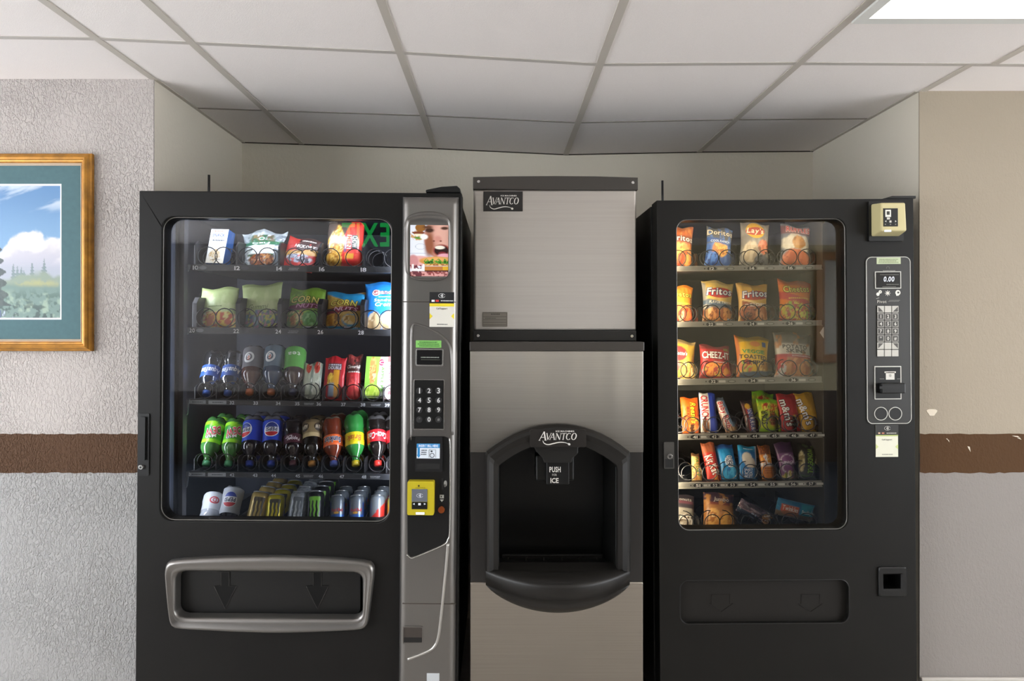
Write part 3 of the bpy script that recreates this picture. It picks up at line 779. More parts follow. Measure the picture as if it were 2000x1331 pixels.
def coil(tray, F, px, Yt, zfloor, r, m, hand=1, pitch=.075, turns=3, wire=.0017):
    me = coil_mesh(round(r, 4), wire, pitch, turns, hand)
    if not me.materials: me.materials.append(m)
    o = bpy.data.objects.new('coil', me); C.objects.link(o); o.parent = tray
    x = F.d(px, 640, Yt)[0] if F else X(px, Yt)
    o.location = Vector((x, Yt, zfloor + r + wire)) - Vector(top_of(tray).location)
    return o
def tray(F, root, px0, px1, yl, yr, Yt, m, strip_m, dep=.5, strip_px=12, refpx=(365, 760)):
    """sloping shelf tray with a price rail at its front; yl, yr = height of the rail top in the picture at refpx"""
    xl, zl = F.d(refpx[0], yl, Yt); xr, zr = F.d(refpx[1], yr, Yt)
    def zz(x): return zl + (zr - zl) * (x - xl) / (xr - xl)
    a = F.d(px0, yl, Yt)[0]; b = F.d(px1, yr, Yt)[0]
    def slab(y0, y1_, dz0, dz1):
        V = [(x, y, zz(x) + dz) for dz in (dz0, dz1) for x, y in ((a, y0), (b, y0), (b, y1_), (a, y1_))]
        return V, [(0, 3, 2, 1), (4, 5, 6, 7), (0, 1, 5, 4), (1, 2, 6, 5), (2, 3, 7, 6), (3, 0, 4, 7)]
    o = obj('tray', *slab(Yt + .002, Yt + dep, -.016, -.004), m, root)
    h = strip_px * Yt / FPX
    obj('price_rail', *slab(Yt - .006, Yt + .002, -h, .001), strip_m, o, bevel=.001)
    obj('rail_lip', *slab(Yt - .010, Yt - .006, -h, -h + .0025), strip_m, o)
    o['_'] = 0; del o['_']
    return o, zz
def divider(tr, F, px, Yt, zf, h, m, wpx=5, dep=.4, y0=.015):
    x = F.d(px, 640, Yt)[0]; w2 = wpx * Yt / FPX / 2
    P = [(Yt + y0, zf), (Yt + y0, zf + h * .8), (Yt + y0 + .02, zf + h), (Yt + dep, zf + h), (Yt + dep, zf)]
    V = [(x - w2, y, z) for y, z in P] + [(x + w2, y, z) for y, z in P]; n = len(P)
    Fc = [tuple(range(n)), tuple(range(2 * n - 1, n - 1, -1))] + [(i, i + n, (i + 1) % n + n, (i + 1) % n) for i in range(n)]
    obj('divider', V, Fc, m, tr, bevel=.001)

# ================================================================== LEFT VENDING MACHINE
YL, YLG, YLT = 2.25, 2.285, 2.37
FL = Frame((X(580, YL), 2.6, 0), .45)
ml = thing('vending_machine', 'wide black snack and soda vending machine with silver control panel', 'vending machine', FL.p, (0, FL.a, 0))
lx0 = FL.d(268, 850, YL)[0]; lx1 = FL.d(900, 640, YL)[0]; ltop = FL.d(580, 375, YL)[1]; sxl = FL.d(784, 700, YL)[0]
win = FL.rect(313, 763, 424.5, 1020, YL); binh = FL.rect(344, 709, 1116, 1207, YL)
obj('door', *plate([(lx0, .07), (lx1, .07), (lx1, ltop), (lx0, ltop)], [rr(*win, .045, 8), rr(*binh, .03, 6)], YL, YL + .07), BLK, ml, bevel=.003)
shell(FL, 'cabinet', lx0 + .012, lx1 - .008, YL + .07, 3.12, .07, ltop - .012, BLKS, ml)
for x in (lx0 + .08, lx1 - .08):
    for y in (YL + .15, 3.0): obj('foot', *lathe([(0, .03), (.05, .03), (.072, .02)], (x, y, 0), (0, 0, 1), (0, -1, 0), 14)[:2], BLKP, ml, True)
lin0, lin1, lz0, lz1 = lx0 + .037, lx1 - .033, FL.d(500, 1060, YLT)[1], ltop - .037
obj('inner_liner', *merge(box(lin0, lin1, 2.98, 2.99, lz0, lz1), box(lin0, lin0 + .006, YL + .075, 2.98, lz0, lz1), box(lin1 - .006, lin1, YL + .075, 2.98, lz0, lz1), box(lin0 + .006, lin1 - .006, YL + .075, 2.98, lz1 - .006, lz1), box(lin0 + .006, lin1 - .006, YL + .075, 2.98, lz0 - .006, lz0)), INNER, ml)
g = rr(win[0] - .004, win[1] + .004, win[2] - .004, win[3] + .004, .047, 8)
obj('window_glass', *plate(g, [], YLG, YLG + .004), GL_L, ml)
obj('window_gasket', *tube([(x, YL + .012, z) for x, z in rr(win[0] + .001, win[1] - .001, win[2] + .001, win[3] - .001, .044, 8)], .0022, 6, True), GASK, ml, True)
a, b = FL.d(345, 700, 2.345)[0], FL.d(362, 700, 2.345)[0]
obj('lamp_channel', *merge(box(a, a + .004, 2.33, 2.36, lz0, lz1), box(b - .004, b, 2.33, 2.36, lz0, lz1), box(a + .004, b - .004, 2.352, 2.36, lz0, lz1)), mat('lamp_channel', '#2e2f34', .5, .2), ml)
# lamp strip behind the top edge and side edge of the window
def lamp(root, name, x0, x1, y0, y1_, z0, z1, col, watts, size, rot, loc):
    obj(name, *box(x0, x1, y0, y1_, z0, z1), MATS.get('lamp_' + col) or emission('lamp_' + col, col, 3.0), root)
    li = bpy.data.lights.new(name, 'AREA'); li.shape = 'RECTANGLE'; li.size, li.size_y = size; li.energy = watts; li.color = hx(col)
    lo = bpy.data.objects.new(name + '_light', li); C.objects.link(lo); lo.parent = root; lo.location = Vector(loc) - root.location; lo.rotation_euler = rot
zt_ = win[3] + .03
lamp(ml, 'top_lamp', win[0], win[1], YL + .08, YL + .095, zt_ - .004, zt_ + .02, '#e8f0ff', 1.5, (.72, .03), (math.radians(38), 0, 0), ((win[0] + win[1]) / 2, YL + .10, zt_ - .006))
lamp(ml, 'side_lamp', win[1] + .02, win[1] + .035, YL + .08, YL + .095, win[2], win[3], '#e8f0ff', 5.4, (.03, .95), (math.radians(90), 0, math.radians(40)), (win[1] + .018, YL + .10, (win[2] + win[3]) / 2))

lamp(ml, 'side_lamp', win[0] - .035, win[0] - .02, YL + .08, YL + .095, win[2], win[3], '#e8f0ff', 3.4, (.03, .95), (math.radians(90), 0, math.radians(-50)), (win[0] - .018, YL + .10, (win[2] + win[3]) / 2))
# delivery bin
k = YL / FPX
outer = [FL.d(a, b, YL) for a, b in smoothpath([(326, 1112), (330, 1098), (345, 1091), (420, 1086), (530, 1084), (640, 1087), (712, 1093), (728, 1099), (733, 1114), (729, 1150), (722, 1205), (717, 1220), (705, 1227), (620, 1232), (530, 1234), (430, 1230), (352, 1225), (340, 1218), (335, 1200), (329, 1150), (326, 1112)], 5)[:-1]]
inner = rr(*FL.rect(345, 708.5, 1117, 1206, YL), .03, 6)
fr_ = obj('bin_frame', *loft([(x, z) for x, z in outer], inner, [(0, YL + .002), (0, YL - .012), (.14, YL - .024), (.34, YL - .026), (.56, YL - .014), (.64, YL - .016), (.9, YL - .010), (1, YL + .0), (1, YL + .03)], 120), SILV, ml, True)
fl_ = pbox(FL, 'bin_flap', 350, 704, 1112, 1200, YL + .035, .01, BLKP, ml, .02, .004)
obj('bin_well', *box(binh[0] - .01, binh[1] + .01, YL + .071, YL + .20, binh[2] - .02, binh[3] + .02), DARK, ml)
for ax_ in (440, 620):
    A = [(-8, 1118), (8, 1118), (8, 1145), (22, 1145), (0, 1190), (-22, 1145), (-8, 1145)]
    pts = [FL.d(ax_ + a, b, YL + .034) for a, b in A][::-1]
    ar = obj('arrow_emboss', *plate(pts, [], YL + .0325, YL + .036), mat('arrow_black', '#0b0b0b', .5, spec=.2), fl_)
    obj('arrow_edge', *tube([(x, YL + .0326, z) for x, z in pts], .0010, 6, True), mat('arrow_edge', '#3a3836', .25), fl_)
# latch
la = pbox(FL, 'door_latch', 269, 291, 808, 930, YL - .004, .008, BLKP, ml, .004)
pbox(FL, 'latch_lever', 272, 283, 815, 900, YL - .012, .010, BLKP, la, .003)
q = FL.d(278, 912, YL); obj('lock_cylinder', *disc(q[0], q[1], .0075, YL - .012, YL), CHROME, la, bevel=.001)
obj('keyhole', *disc(q[0], q[1], .003, YL - .0128, YL - .010), DARK, la)
# antenna and bracket on top
q = FL.d(408, 373, 2.4); obj('antenna', *tube([(q[0], 2.4, ltop - .02), (q[0], 2.4, FL.d(408, 342, 2.4)[1])], .0045, 10), BLKP, ml, True)
a = [FL.d(p_, q_, YL + .02) for p_, q_ in ((832, 377), (832, 372), (862, 366), (893, 364), (899, 370), (900, 378))]
obj('top_bracket', *plate(a[::-1], [], YL + .01, YL + .12), BLKP, ml, bevel=.003)
# ---- silver control panel
xa, xb = FL.d(783, 850, YL)[0], FL.d(893, 850, YL)[0]; zt, zb_ = FL.d(838, 385, YL)[1], .085
nu, nv = 28, 40
def ph(x, z):
    t = (x - xa) / (xb - xa); e1 = min(t, 1 - t) / .13; e2 = (zt - z) / .03
    q1 = math.sqrt(max(1 - (1 - min(e1, 1)) ** 2, 0)); q2 = math.sqrt(max(1 - (1 - min(max(e2, 0), 1)) ** 2, 0))
    return .026 * q1 * q2
V, F_ = [], []
tx = [0, .01, .03, .05, .08, .11, .14] + [.14 + .72 * i / 12 for i in range(1, 12)] + [.86, .89, .92, .95, .97, .99, 1]
tz = [zt - .03 * (i / 8) ** 1.6 for i in range(9)] + [zt - .03 - (zt - .03 - zb_) * i / 20 for i in range(1, 21)]
for z in tz:
    for t in tx: x = xa + (xb - xa) * t; V.append((x, YL - ph(x, z), z))
n = len(tx)
for j in range(len(tz) - 1):
    for i in range(n - 1): F_.append((j * n + i, (j + 1) * n + i, (j + 1) * n + i + 1, j * n + i + 1))
cp = obj('control_panel', V, F_, SILV, ml, True)
YC = YL - .026                         # front of the control panel
for py in (590, 1180): pbox(FL, 'panel_seam', 786, 890, py - .7, py + .9, YC - .0006, .004, GRIDD, cp, bevel=0)
# advert screen in its oval bezel
oval_o = [FL.d(a, b, YC) for a, b in smoothpath([(790, 440), (796, 425), (814, 416), (838, 413.5), (862, 417), (876, 426), (881, 442), (881, 520), (876, 537), (862, 547), (838, 549), (814, 547), (798, 537), (791, 520), (790, 440)], 5)[:-1]]
oval_i = rr(*FL.rect(799, 876, 438, 541, YC), .004, 3)
bz = obj('screen_bezel', *loft(oval_o, oval_i, [(0, YC + .003), (0, YC - .006), (.25, YC - .010), (.4, YC - .006), (.55, YC - .001), (1, YC - .001)], 110), SILV, cp, True)
nu, nv = 96, 126
U, Vv = np.meshgrid(np.linspace(0, 1, nu), np.linspace(0, 1, nv))
def advert(x, y):                                # x right, y down, a person about to bite a filled bun
    c = np.ones(x.shape + (3,)) * np.array(hx('#dfe3ee'))
    def put(m_, col): nonlocal c; c = c * (1 - m_[..., None]) + np.array(hx(col)) * m_[..., None]
    E = lambda cx, cy, rx, ry, s=.06: 1 - ss(1 - s, 1 + s, np.sqrt(((x - cx) / rx) ** 2 + ((y - cy) / ry) ** 2))
    nz = fbm(x * 9, y * 11, 4); nf = fbm(x * 24, y * 30, 9)
    put(ss(.0, .03, y - .94 + .9 * (x - 1) ** 2 * 0) * 1.0, '#a45a5a')
    put(E(.20, .20, .20, .10) * (nf > .42), '#c79a62'); put(E(.22, .15, .17, .03), '#7a3d24'); put(E(.22, .19, .13, .02), '#f0e2c0'); put(E(.24, .25, .14, .025), '#5f8a3a')
    put(E(.27, .05, .14, .08), '#8a5a24')
    put(E(.86, .24, .50, .44), '#b77f6e'); put(E(.95, .16, .36, .3, .4), '#d6a596')
    put(E(.5, .38, .12, .25, .5), '#8a5238'); put(E(.36, .23, .1, .05, .3), '#f4efe9')
    put(E(.50, .10, .12, .045, .4), '#3c2318'); put(E(.90, .06, .1, .03, .4), '#4a2c20'); put(E(.46, .04, .12, .03, .5), '#5a3826')
    put(E(.72, .27, .10, .06, .5), '#c98d80'); put(E(.62, .31, .03, .015, .5), '#6e3c30'); put(E(.80, .31, .03, .015, .5), '#7e4638')
    put(E(.82, .49, .22, .115, .1), '#93443c'); put(E(.82, .495, .185, .095, .1), '#2a0f10'); put(E(.78, .435, .13, .035, .2), '#ece3d4'); put(E(.85, .56, .11, .04, .3), '#7c2c34')
    put(E(.25, .70, .35, .10, .15), '#dba6a4'); put(E(.08, .72, .14, .14, .2), '#c98b8c'); put(E(.9, .60, .18, .045, .2), '#e0a3b2')
    put(E(.72, .70, .48, .085, .08), '#c98a45'); put(E(.72, .665, .4, .04, .4), '#dba661')
    put(((y > .675 + .02 * np.sin(x * 40)) & (y < .76) & (x > .36)) * (nf > .35) * 1.0, '#4d8a2a'); put(((y > .70) & (y < .755) & (x > .38)) * (nf > .58) * 1.0, '#1f3f12')
    put(((y > .755) & (y < .80) & (x > .36)) * 1.0, '#a3693f'); put(((y > .755) & (y < .80) & (x > .36)) * (nf > .5) * 1.0, '#d9b06a')
    put(((y > .80) & (y < .885) & (x > .38)) * 1.0, '#b6783a'); put(((y > .80) & (y < .88) & (x > .86)) * 1.0, '#d8a92c'); put(((y > .885) & (y < .905) & (x > .3)) * 1.0, '#4a2418')
    put((y > .905) * (nf > .45) * 1.0, '#d59c98'); put((y > .905) * (nf <= .45) * 1.0, '#8a4444')
    put(((x < .30) & (y > .78)) * (nz > .4) * 1.0, '#6d3740')
    frame = ((x > .05) & (x < .38) & (y > .76) & (y < .90)) & ~((x > .10) & (x < .33) & (y > .60) & (y < .85)); put(frame * 1.0, '#efe9ea')
    ring = (np.abs(np.sqrt(((x - .27) / .13) ** 2 + ((y - .42) / .055) ** 2) - 1) < .06); put(ring * .7, '#9aa6b0')
    put(((np.abs(y - .555) < .004) & (x < .42)) * .7, '#8c93a8')
    return c
a, b, c_, d_ = FL.rect(801, 875.5, 440, 540, YC - .002)
P = np.stack([a + (b - a) * U, np.full(U.shape, YC - .002), d_ + (c_ - d_) * Vv], -1).reshape(-1, 3)
F_ = [(j * nu + i, (j + 1) * nu + i, (j + 1) * nu + i + 1, j * nu + i + 1) for j in range(nv - 1) for i in range(nu - 1)]
obj('advert_screen', P, F_, mat('advert_picture', '#ffffff', .25, vcol=True, emit=.12), cp, cols=advert(U, Vv).reshape(-1, 3))
# payment sticker (its code square is left blank)
st = pbox(FL, 'payment_sticker', 839, 887, 571, 639, YC - .0012, .0012, mat('sticker_white', '#d9d6cc', .5), ml, bevel=0)
ptext(FL, 'sticker_print', [('/r', 839, 887, 571, 593, '#17171a'), ('/r', 839, 887, 593, 599, '#e2cf2e')] + contactless(863, 578, 2.6, '#e8e8e8')
      + [('/r', 843, 849, 586, 590, '#e9e9ee', .0009), ('/r', 851, 857, 586, 590, '#d23c3c', .0009), ('/s', 872, 588, 28, 3.5, '#d8d8d8', {'lines': 1}), ('Call Support', 863, 603, 22, 3, '#333333'),
         ('/p', [(839, 612), (845, 618), (839, 624)], '#e2cf2e'), ('/p', [(887, 612), (881, 618), (887, 624)], '#e2cf2e'), ('/s', 863, 634, 24, 3, '#555555', {'lines': 1})], YC - .0012, st)
ptext(FL, 'green_notice', [('/r', 812, 862, 665.5, 679.5, '#7fbf62'), ('/s', 837, 672.5, 44, 11, '#3c6a34', {'lines': 3, 'seed': 4})], YC - .0004, cp)
# raised ridges of the moulded panel
def ridge(pts, r, name='panel_ridge', m=SILV, lift=.0):
    P = [Vector((FL.d(a, b, YC)[0], YC - lift, FL.d(a, b, YC)[1])) for a, b in smoothpath(pts, 6)]
    obj(name, *tube(P, r, 8), m, cp, True)
ridge([(803, 860), (803, 760), (803, 660), (806, 637), (815, 634), (838, 642), (862, 656), (877, 674), (882, 700), (884, 780), (884, 850)], .0035)
ridge([(875, 1062), (871, 1110), (862, 1200), (856, 1245), (848, 1264), (832, 1275), (796, 1289)], [.0048] * 37, m=mat('ridge_silver', '#b5b2ad', .3, .8))
pbox(FL, 'display_window', 812, 866, 682, 715.5, YC - .004, .006, CHROME, cp, .004); 
dw = pbox(FL, 'display_glass', 814, 863.5, 684, 713, YC - .0048, .004, mat('black_display', '#0c0c0e', .2), ml, .003)
ptext(FL, 'display_text', [('/s', 839, 698.5, 42, 4, '#8a8f88', {'lines': 1, 'seed': 3}), ('/s', 839, 703, 42, 2, '#5a5f58', {'lines': 1})], YC - .0048, dw)
pbox(FL, 'keypad_rim', 807, 868, 741.5, 840, YC - .002, .004, CHROME, cp, .003, .001)
kp = pbox(FL, 'keypad', 809, 866.3, 743, 838, YC - .004, .004, BLKP, ml, .003)
tx_ = []
for i, ch in enumerate('123456789*0#'):
    cx, cy = 819.5 + 18.6 * (i % 3), 763.5 + 18.7 * (i // 3)
    q = FL.d(cx, cy, YC); obj('key', *disc(q[0], q[1], .0105, YC - .0072, YC - .003, 18), mat('key_rubber', '#1d1d1e', .5), kp, bevel=.0015)
    tx_.append((ch, cx, cy, 6, 10 if ch.isdigit() else 5, '#c9c9c9' if ch.isdigit() else '#777777', {'keep': True}))
for t_ in tx_: ptext(FL, 'key_number', [t_], YC - .0074, kp)
# black payment area with its bright rim
pa = [(795, 870), (797, 858), (803, 852.5), (868, 852.5), (876, 856), (878.5, 866), (877, 1040), (874, 1056), (864, 1064), (812, 1086), (802, 1088), (796, 1081)]
obj('payment_panel', *plate([FL.d(a, b, YC) for a, b in pa[::-1]], [], YC - .003, YC + .003), BLKP, cp, bevel=.0015)
P = [Vector((FL.d(a, b, YC)[0], YC - .002, FL.d(a, b, YC)[1])) for a, b in smoothpath([(878, 856), (879.5, 900), (878.5, 1030), (875, 1054), (864, 1066), (812, 1088), (802, 1090), (795, 1084)], 5)]
obj('payment_rim', *tube(P, .0022, 8), CHROME, cp, True)
ba = pbox(FL, 'bill_acceptor', 811, 864, 855, 922, YC - .010, .009, mat('acceptor_plastic', '#1c1c1d', .3), ml, .003, .002)
ptext(FL, 'bill_label', [('/r', 814, 859, 867, 896, '#d6dfe8'), ('/r', 814, 859, 867, 875.5, '#2d86c4', .0008), ('/r', 815.5, 820, 875, 892, '#2d86c4', .0008), ('/p', [(814, 889), (821.5, 889), (817.8, 895)], '#2d86c4', .0009),
      ('INSERT BILL HERE', 837, 871.3, 38, 4.5, '#e8f2ff', {'lift': .0012}), ('/s', 828, 884, 12, 12, '#2a3440', {'lines': 3, 'seed': 8}), ('/l', [(838, 879), (838, 894)], .8, '#2a3440'), ('/l', [(838, 879), (851, 879), (851, 894)], .8, '#2a3440'),
      ('/l', arcpts(844, 890, 4.2, 0, 360, 16), 1.2, '#1d2730'), ('/e', 843, 882, 2.2, 1.6, '#1d2730')], YC - .0101, ba)
pbox(FL, 'bill_slot', 814, 859, 906, 917, YC - .011, .004, DARK, ba, bevel=0)
# yellow card reader
YEL = mat('reader_yellow', '#b8a81c', .4)
cr = pbox(FL, 'card_reader', 795.5, 847.5, 941, 1007, YC - .030, .028, YEL, ml, .005, .004)
pbox(FL, 'reader_screen', 804, 834.5, 956, 981, YC - .032, .006, mat('reader_screen', '#5c6068', .3, emit=.12), cr, bevel=.001)
pbox(FL, 'reader_keys', 804, 834.5, 981.5, 995.5, YC - .032, .006, BLKP, cr, bevel=.001)
ptext(FL, 'reader_print', contactless(820, 968.5, 2.5, '#dfe3ee') + [('/p', [(806, 985), (810, 983), (810, 987)], '#cfd3da'), ('/r', 817, 822, 983, 987.5, '#cfd3da'), ('/p', [(832, 985), (828, 983), (828, 987)], '#cfd3da'),
      ('/e', 818, 949.5, 1.8, 1.8, '#3a3510'), ('/s', 820, 953.3, 22, 2, '#6a6110', {'lines': 1})], YC - .0322, cr)
pbox(FL, 'reader_light', 812, 829, 1001.5, 1006, YC - .0315, .004, emission('reader_glow', '#dfe9ff', 1.3), cr, bevel=.001)
cs_ = pbox(FL, 'coin_slot', 862, 865.5, 935, 957, YC - .0045, .004, DARK, cp, bevel=0)
CM = ([('/e', 870, 945, 3.2, 6, '#8e8e8a'), ('/e', 869, 949, 2, 3, '#55554f', .001), ('/r', 859, 867, 967, 974, '#a9a9a4'), ('/r', 861, 863, 969, 972, '#26241f', .001), ('/p', [(859, 976), (867, 976), (863, 981)], '#a9a9a4')])
for t_ in (CM[:2], CM[2:4], CM[4:]): ptext(FL, 'coin_mark', t_, YC - .0034, cp)
q = FL.d(862.5, 995, YC); obj('coin_return_button', *disc(q[0], q[1], .0105, YC - .012, YC - .002), mat('amber_button', '#7a3a10', .3), cp, bevel=.002)
# coin cup and sticker
obj('coin_cup_rim', *loft(rr(*FL.rect(786.5, 826, 1223.5, 1258, YC), .003, 3), rr(*FL.rect(788.5, 824.5, 1225.5, 1255.5, YC), .002, 3), [(0, YC + .002), (0, YC - .003), (1, YC - .003), (1, YC + .002)], 48), SILV, cp)
pbox(FL, 'coin_cup', 788.5, 824.5, 1225, 1256, YC - .0008, .004, mat('cup_brown', '#3a332e', .5), cp, bevel=0); pbox(FL, 'coin_cup_mouth', 789, 824, 1246, 1255, YC - .0014, .004, DARK, cp, bevel=0)
pbox(FL, 'grey_sticker', 833.5, 858, 1316, 1345, YC - .001, .003, mat('sticker_grey', '#b9bdc0', .5), cp, bevel=0)

# ---- trays of the left machine
LT = {}
for n_, (yl, yr, hpx) in {1: (517, 522, 12), 2: (639.5, 644.5, 12), 3: (780, 786.5, 10), 4: (921, 927, 10), 5: (1037, 1042, 10)}.items():
    LT[n_] = tray(FL, ml, 366, 800, yl, yr, YLT, TRAYM, STRIP, .55, hpx)
def tz_(T, F, px, Yt): return T[1](F.d(px, 640, Yt)[0])
NUM = {1: ((383, '10'), (464, '12'), (546, '14'), (629, '16'), (710, '18')), 2: ((377, '20'), (463, '22'), (545, '24'), (627, '26'), (706, '28')),
       3: ((456, '32'), (502, '33'), (546, '34'), (583, '35'), (625, '36'), (673, '37'), (711, '38'), (758, '39')), 4: ((372, '40'), (457, '42'), (502, '43'), (538, '44'), (585, '45'), (630, '46'), (671, '47'), (714, '48'))}
for n_, L in NUM.items():
    tr, zz = LT[n_]; d = Decals(flat(YLT - .0065)); kk = YLT / FPX
    for px, s in L:
        e = Decals(flat(YLT - .0065)); x = FL.d(px, 640, YLT)[0]
        e.text(s, x, zz(x) - (6.2 if n_ < 3 else 5) * kk, 11 * kk if n_ < 3 else 9 * kk, (7.5 if n_ < 3 else 6) * kk, '#e4e4e4' if n_ < 3 else '#c2c6cc'); e.build('rail_number', tr)
    if n_ < 3:
        for px in (397, 479) if n_ == 1 else (392, 480):
            d = Decals(flat(YLT - .0065)); x = FL.d(px, 640, YLT)[0]; d.ell(x, zz(x) - 6 * kk, 7.5 * kk, 3.6 * kk, '#85888c' if px < 400 else '#3c3e42'); d.build('rail_label', tr)
        d = Decals(flat(YLT - .0065)); x = FL.d(574, 640, YLT)[0]; d.scribble(x, zz(x) - 6.5 * kk, 22 * kk, 6 * kk, '#9a9a9a', 2); d.build('rail_label', tr)
    else:
        for a_, b_, cc in ((371, 405, '#8d9296'), (410, 445, '#9a9ea3')):
            d = Decals(flat(YLT - .0065)); x0, x1 = FL.d(a_, 640, YLT)[0], FL.d(b_, 640, YLT)[0]; d.rect(x0, x1, zz(x0) - 8.5 * kk, zz(x0) - 1.5 * kk, cc)
            d.scribble((x0 + x1) / 2, zz(x0) - 5 * kk, (x1 - x0) * .7, 4 * kk, '#3c4146', 1, lift=.0013); d.build('rail_label', tr)
        for px in (605, 735):
            d = Decals(flat(YLT - .0065)); x = FL.d(px, 640, YLT)[0]; d.scribble(x, zz(x) - 5 * kk, 22 * kk, 5 * kk, '#a5a8aa', 2); d.build('rail_label', tr)
    x0 = FL.d(366, 640, YLT)[0]; z = zz(x0)
    obj('end_bracket', *plate([(x0, z - .06 if n_ > 2 else z - .028), (x0 + .008, z - .05 if n_ > 2 else z - .022), (x0 + .014, z - .001), (x0, z - .001)], [], YLT - .012, YLT - .006), mat('bracket_steel', '#9fa3a8', .35, .8), tr)
for n_, L in {1: ((402, 433), (481, 519), (573, 601), (643, 690), (731, 765)), 2: ((400, 436), (480, 519), (564, 600), (642, 676), (722, 758))}.items():
    for pr in L:
        for i, px in enumerate(pr): coil(LT[n_][0], FL, px, YLT + .006, tz_(LT[n_], FL, px, YLT), 17.5 / FPX * YLT if n_ == 1 else 18.5 / FPX * YLT, WIRE, 1 if i else -1)
for n_, L in {3: (400, 442, 484, 526, 569, 603, 645, 690, 727, 765), 4: (400, 443, 487, 527, 570, 607, 648, 692, 737, 772)}.items():
    for px in L: coil(LT[n_][0], FL, px, YLT + .006, tz_(LT[n_], FL, px, YLT), 16 / FPX * YLT, WIRE if n_ == 3 else WIREC, 1)
for n_, L, h in ((1, (376, 458, 541, 622, 706), .085), (2, (376, 461, 543, 622, 706), .105)):
    for px in L: divider(LT[n_][0], FL, px, YLT, tz_(LT[n_], FL, px, YLT), h, TRAYM, 4 if n_ == 1 else 9)
for n_, L in ((3, (378, 420, 463, 505, 547, 586, 628, 668, 706, 748)), (4, (378, 420, 463, 505, 548, 590, 628, 670, 712, 755)), (5, (430, 470, 552, 640, 678, 714, 755))):
    for px in L: divider(LT[n_][0], FL, px, YLT, tz_(LT[n_], FL, px, YLT), .05, TRAYM, 2)

# ================================================================== ICE MACHINE AND ICE DISPENSER
YI, YD = 2.36, 2.27
FI = Frame((0.19, 2.6, 0), 0.0)
zi0 = Z(668, YD) + .001
im = thing('ice_machine', 'square steel ice maker with black trim standing on top of the dispenser', 'ice machine', (X(1084, YI), YI + .3, zi0))
a, b, c_, d_ = FI.rect(925, 1243, 369, 647, YI)
obj('body', *box(a + .004, b - .004, YI + .03, YI + .62, zi0, Z(349, YI)), mat('grey_side_sheet', '#5c5955', .4, .6), im, bevel=.003)
obj('front_panel', *box(a, b, YI, YI + .03, c_, d_), STEELT, im, bevel=.008, seg=3)
tc_ = obj('top_trim', *plate([(X(p_, YI), Z(q_, YI)) for p_, q_ in ((924, 370), (1245, 372), (1245, 348), (1160, 345.5), (1084, 345), (1000, 345.5), (924, 347))], [], YI - .008, YI + .05), mat('dark_trim_plastic', '#37332f', .4), im, bevel=.003)
bt_ = obj('bottom_trim', *box(X(924, YI), X(1242, YI), YI - .006, YI + .05, zi0, Z(646, YI)), mat('black_trim_plastic', '#1b1a19', .4), im, bevel=.002)
for p_, q_, par in ((935, 356, tc_), (1235, 358, tc_), (934, 656, bt_), (1233, 657, bt_)):
    obj('screw', *disc(X(p_, YI), Z(q_, YI), .005, YI - .011, YI - .004, 14), CHROME, par, bevel=.001)
lp = pbox(FI, 'logo_plate', 944, 1021, 374, 413, YI - .002, .003, mat('logo_black', '#1d1a18', .35), im, bevel=.0005)
d = Decals(flat(YI - .002)); serif_logo(d, X(981, YI), Z(393, YI), 62 * YI / FPX, 13 * YI / FPX, '#dcd8d0'); d.build('logo_lettering', lp)
dp = pbox(FI, 'data_plate', 942.5, 991, 610, 638.5, YI - .001, .002, mat('data_plate', '#8a847b', .4, .7), im, bevel=0)
ptext(FI, 'data_print', [('/s', 967, 614, 20, 4, '#4a453e', {'lines': 1})] + [('/l', [(944, y), (989, y)], .8, '#4f4a43') for y in (611, 619, 625, 630, 635, 638)] + [('/l', [(943, 610), (943, 638)], .8, '#4f4a43'), ('/l', [(990, 610), (990, 638)], .8, '#4f4a43'), ('/s', 957, 622, 24, 2.5, '#4a453e', {'lines': 1})], YI - .001, dp)

ds = thing('ice_dispenser', 'tall steel ice dispenser with black arched bay and drip tray, under the ice maker', 'ice dispenser', (X(1087, YD), YD + .33, 0))
dx0, dx1 = X(918, YD), X(1256.5, YD); bx0, bx1 = X(975, YD), X(1203, YD); bz0, bz1 = Z(1090, YD + .23), Z(872, YD)
zbt, zbb = Z(884, YD), Z(1138, YD)
def arch(px0, px1, apex, shoulder, bot, n=16, flatn=.0):
    """outline of the bay: straight sides, arched top (picture coordinates)"""
    P = [(px0, bot), (px1, bot), (px1, shoulder + 8)]; cx = (px0 + px1) / 2; hw_ = (px1 - px0) / 2
    for i in range(n + 1):
        t = 1 - 2 * i / n; P.append((cx + hw_ * t * .985, apex + (shoulder - apex) * abs(t) ** 2.1))
    P.append((px0, shoulder + 8)); return [(X(a, YD), Z(b, YD)) for a, b in P]
hole = arch(955, 1222, 838, 888, 1135)
up_pan = [(dx0, zbt), (X(950, YD), zbt)] + [p for p in arch(950, 1227, 832, 883, 884)[3:-1]][::-1] + [(X(1227, YD), zbt), (dx1, zbt), (dx1, Z(686, YD)), (dx0, Z(686, YD))]
obj('upper_panel', *plate(up_pan, [], YD, YD + .02), STEEL, ds, bevel=.004, seg=3)
obj('lower_panel', *box(dx0, dx1, YD, YD + .02, .1, zbb), STEEL, ds, bevel=.004, seg=3)
for a, b in ((dx0 + .001, X(952, YD)), (X(1225, YD), dx1 - .001)):
    bd = obj('side_band', *box(a, b, YD + .002, YD + .02, zbb, zbt), mat('band_black', '#232120', .4), ds, bevel=.0015)
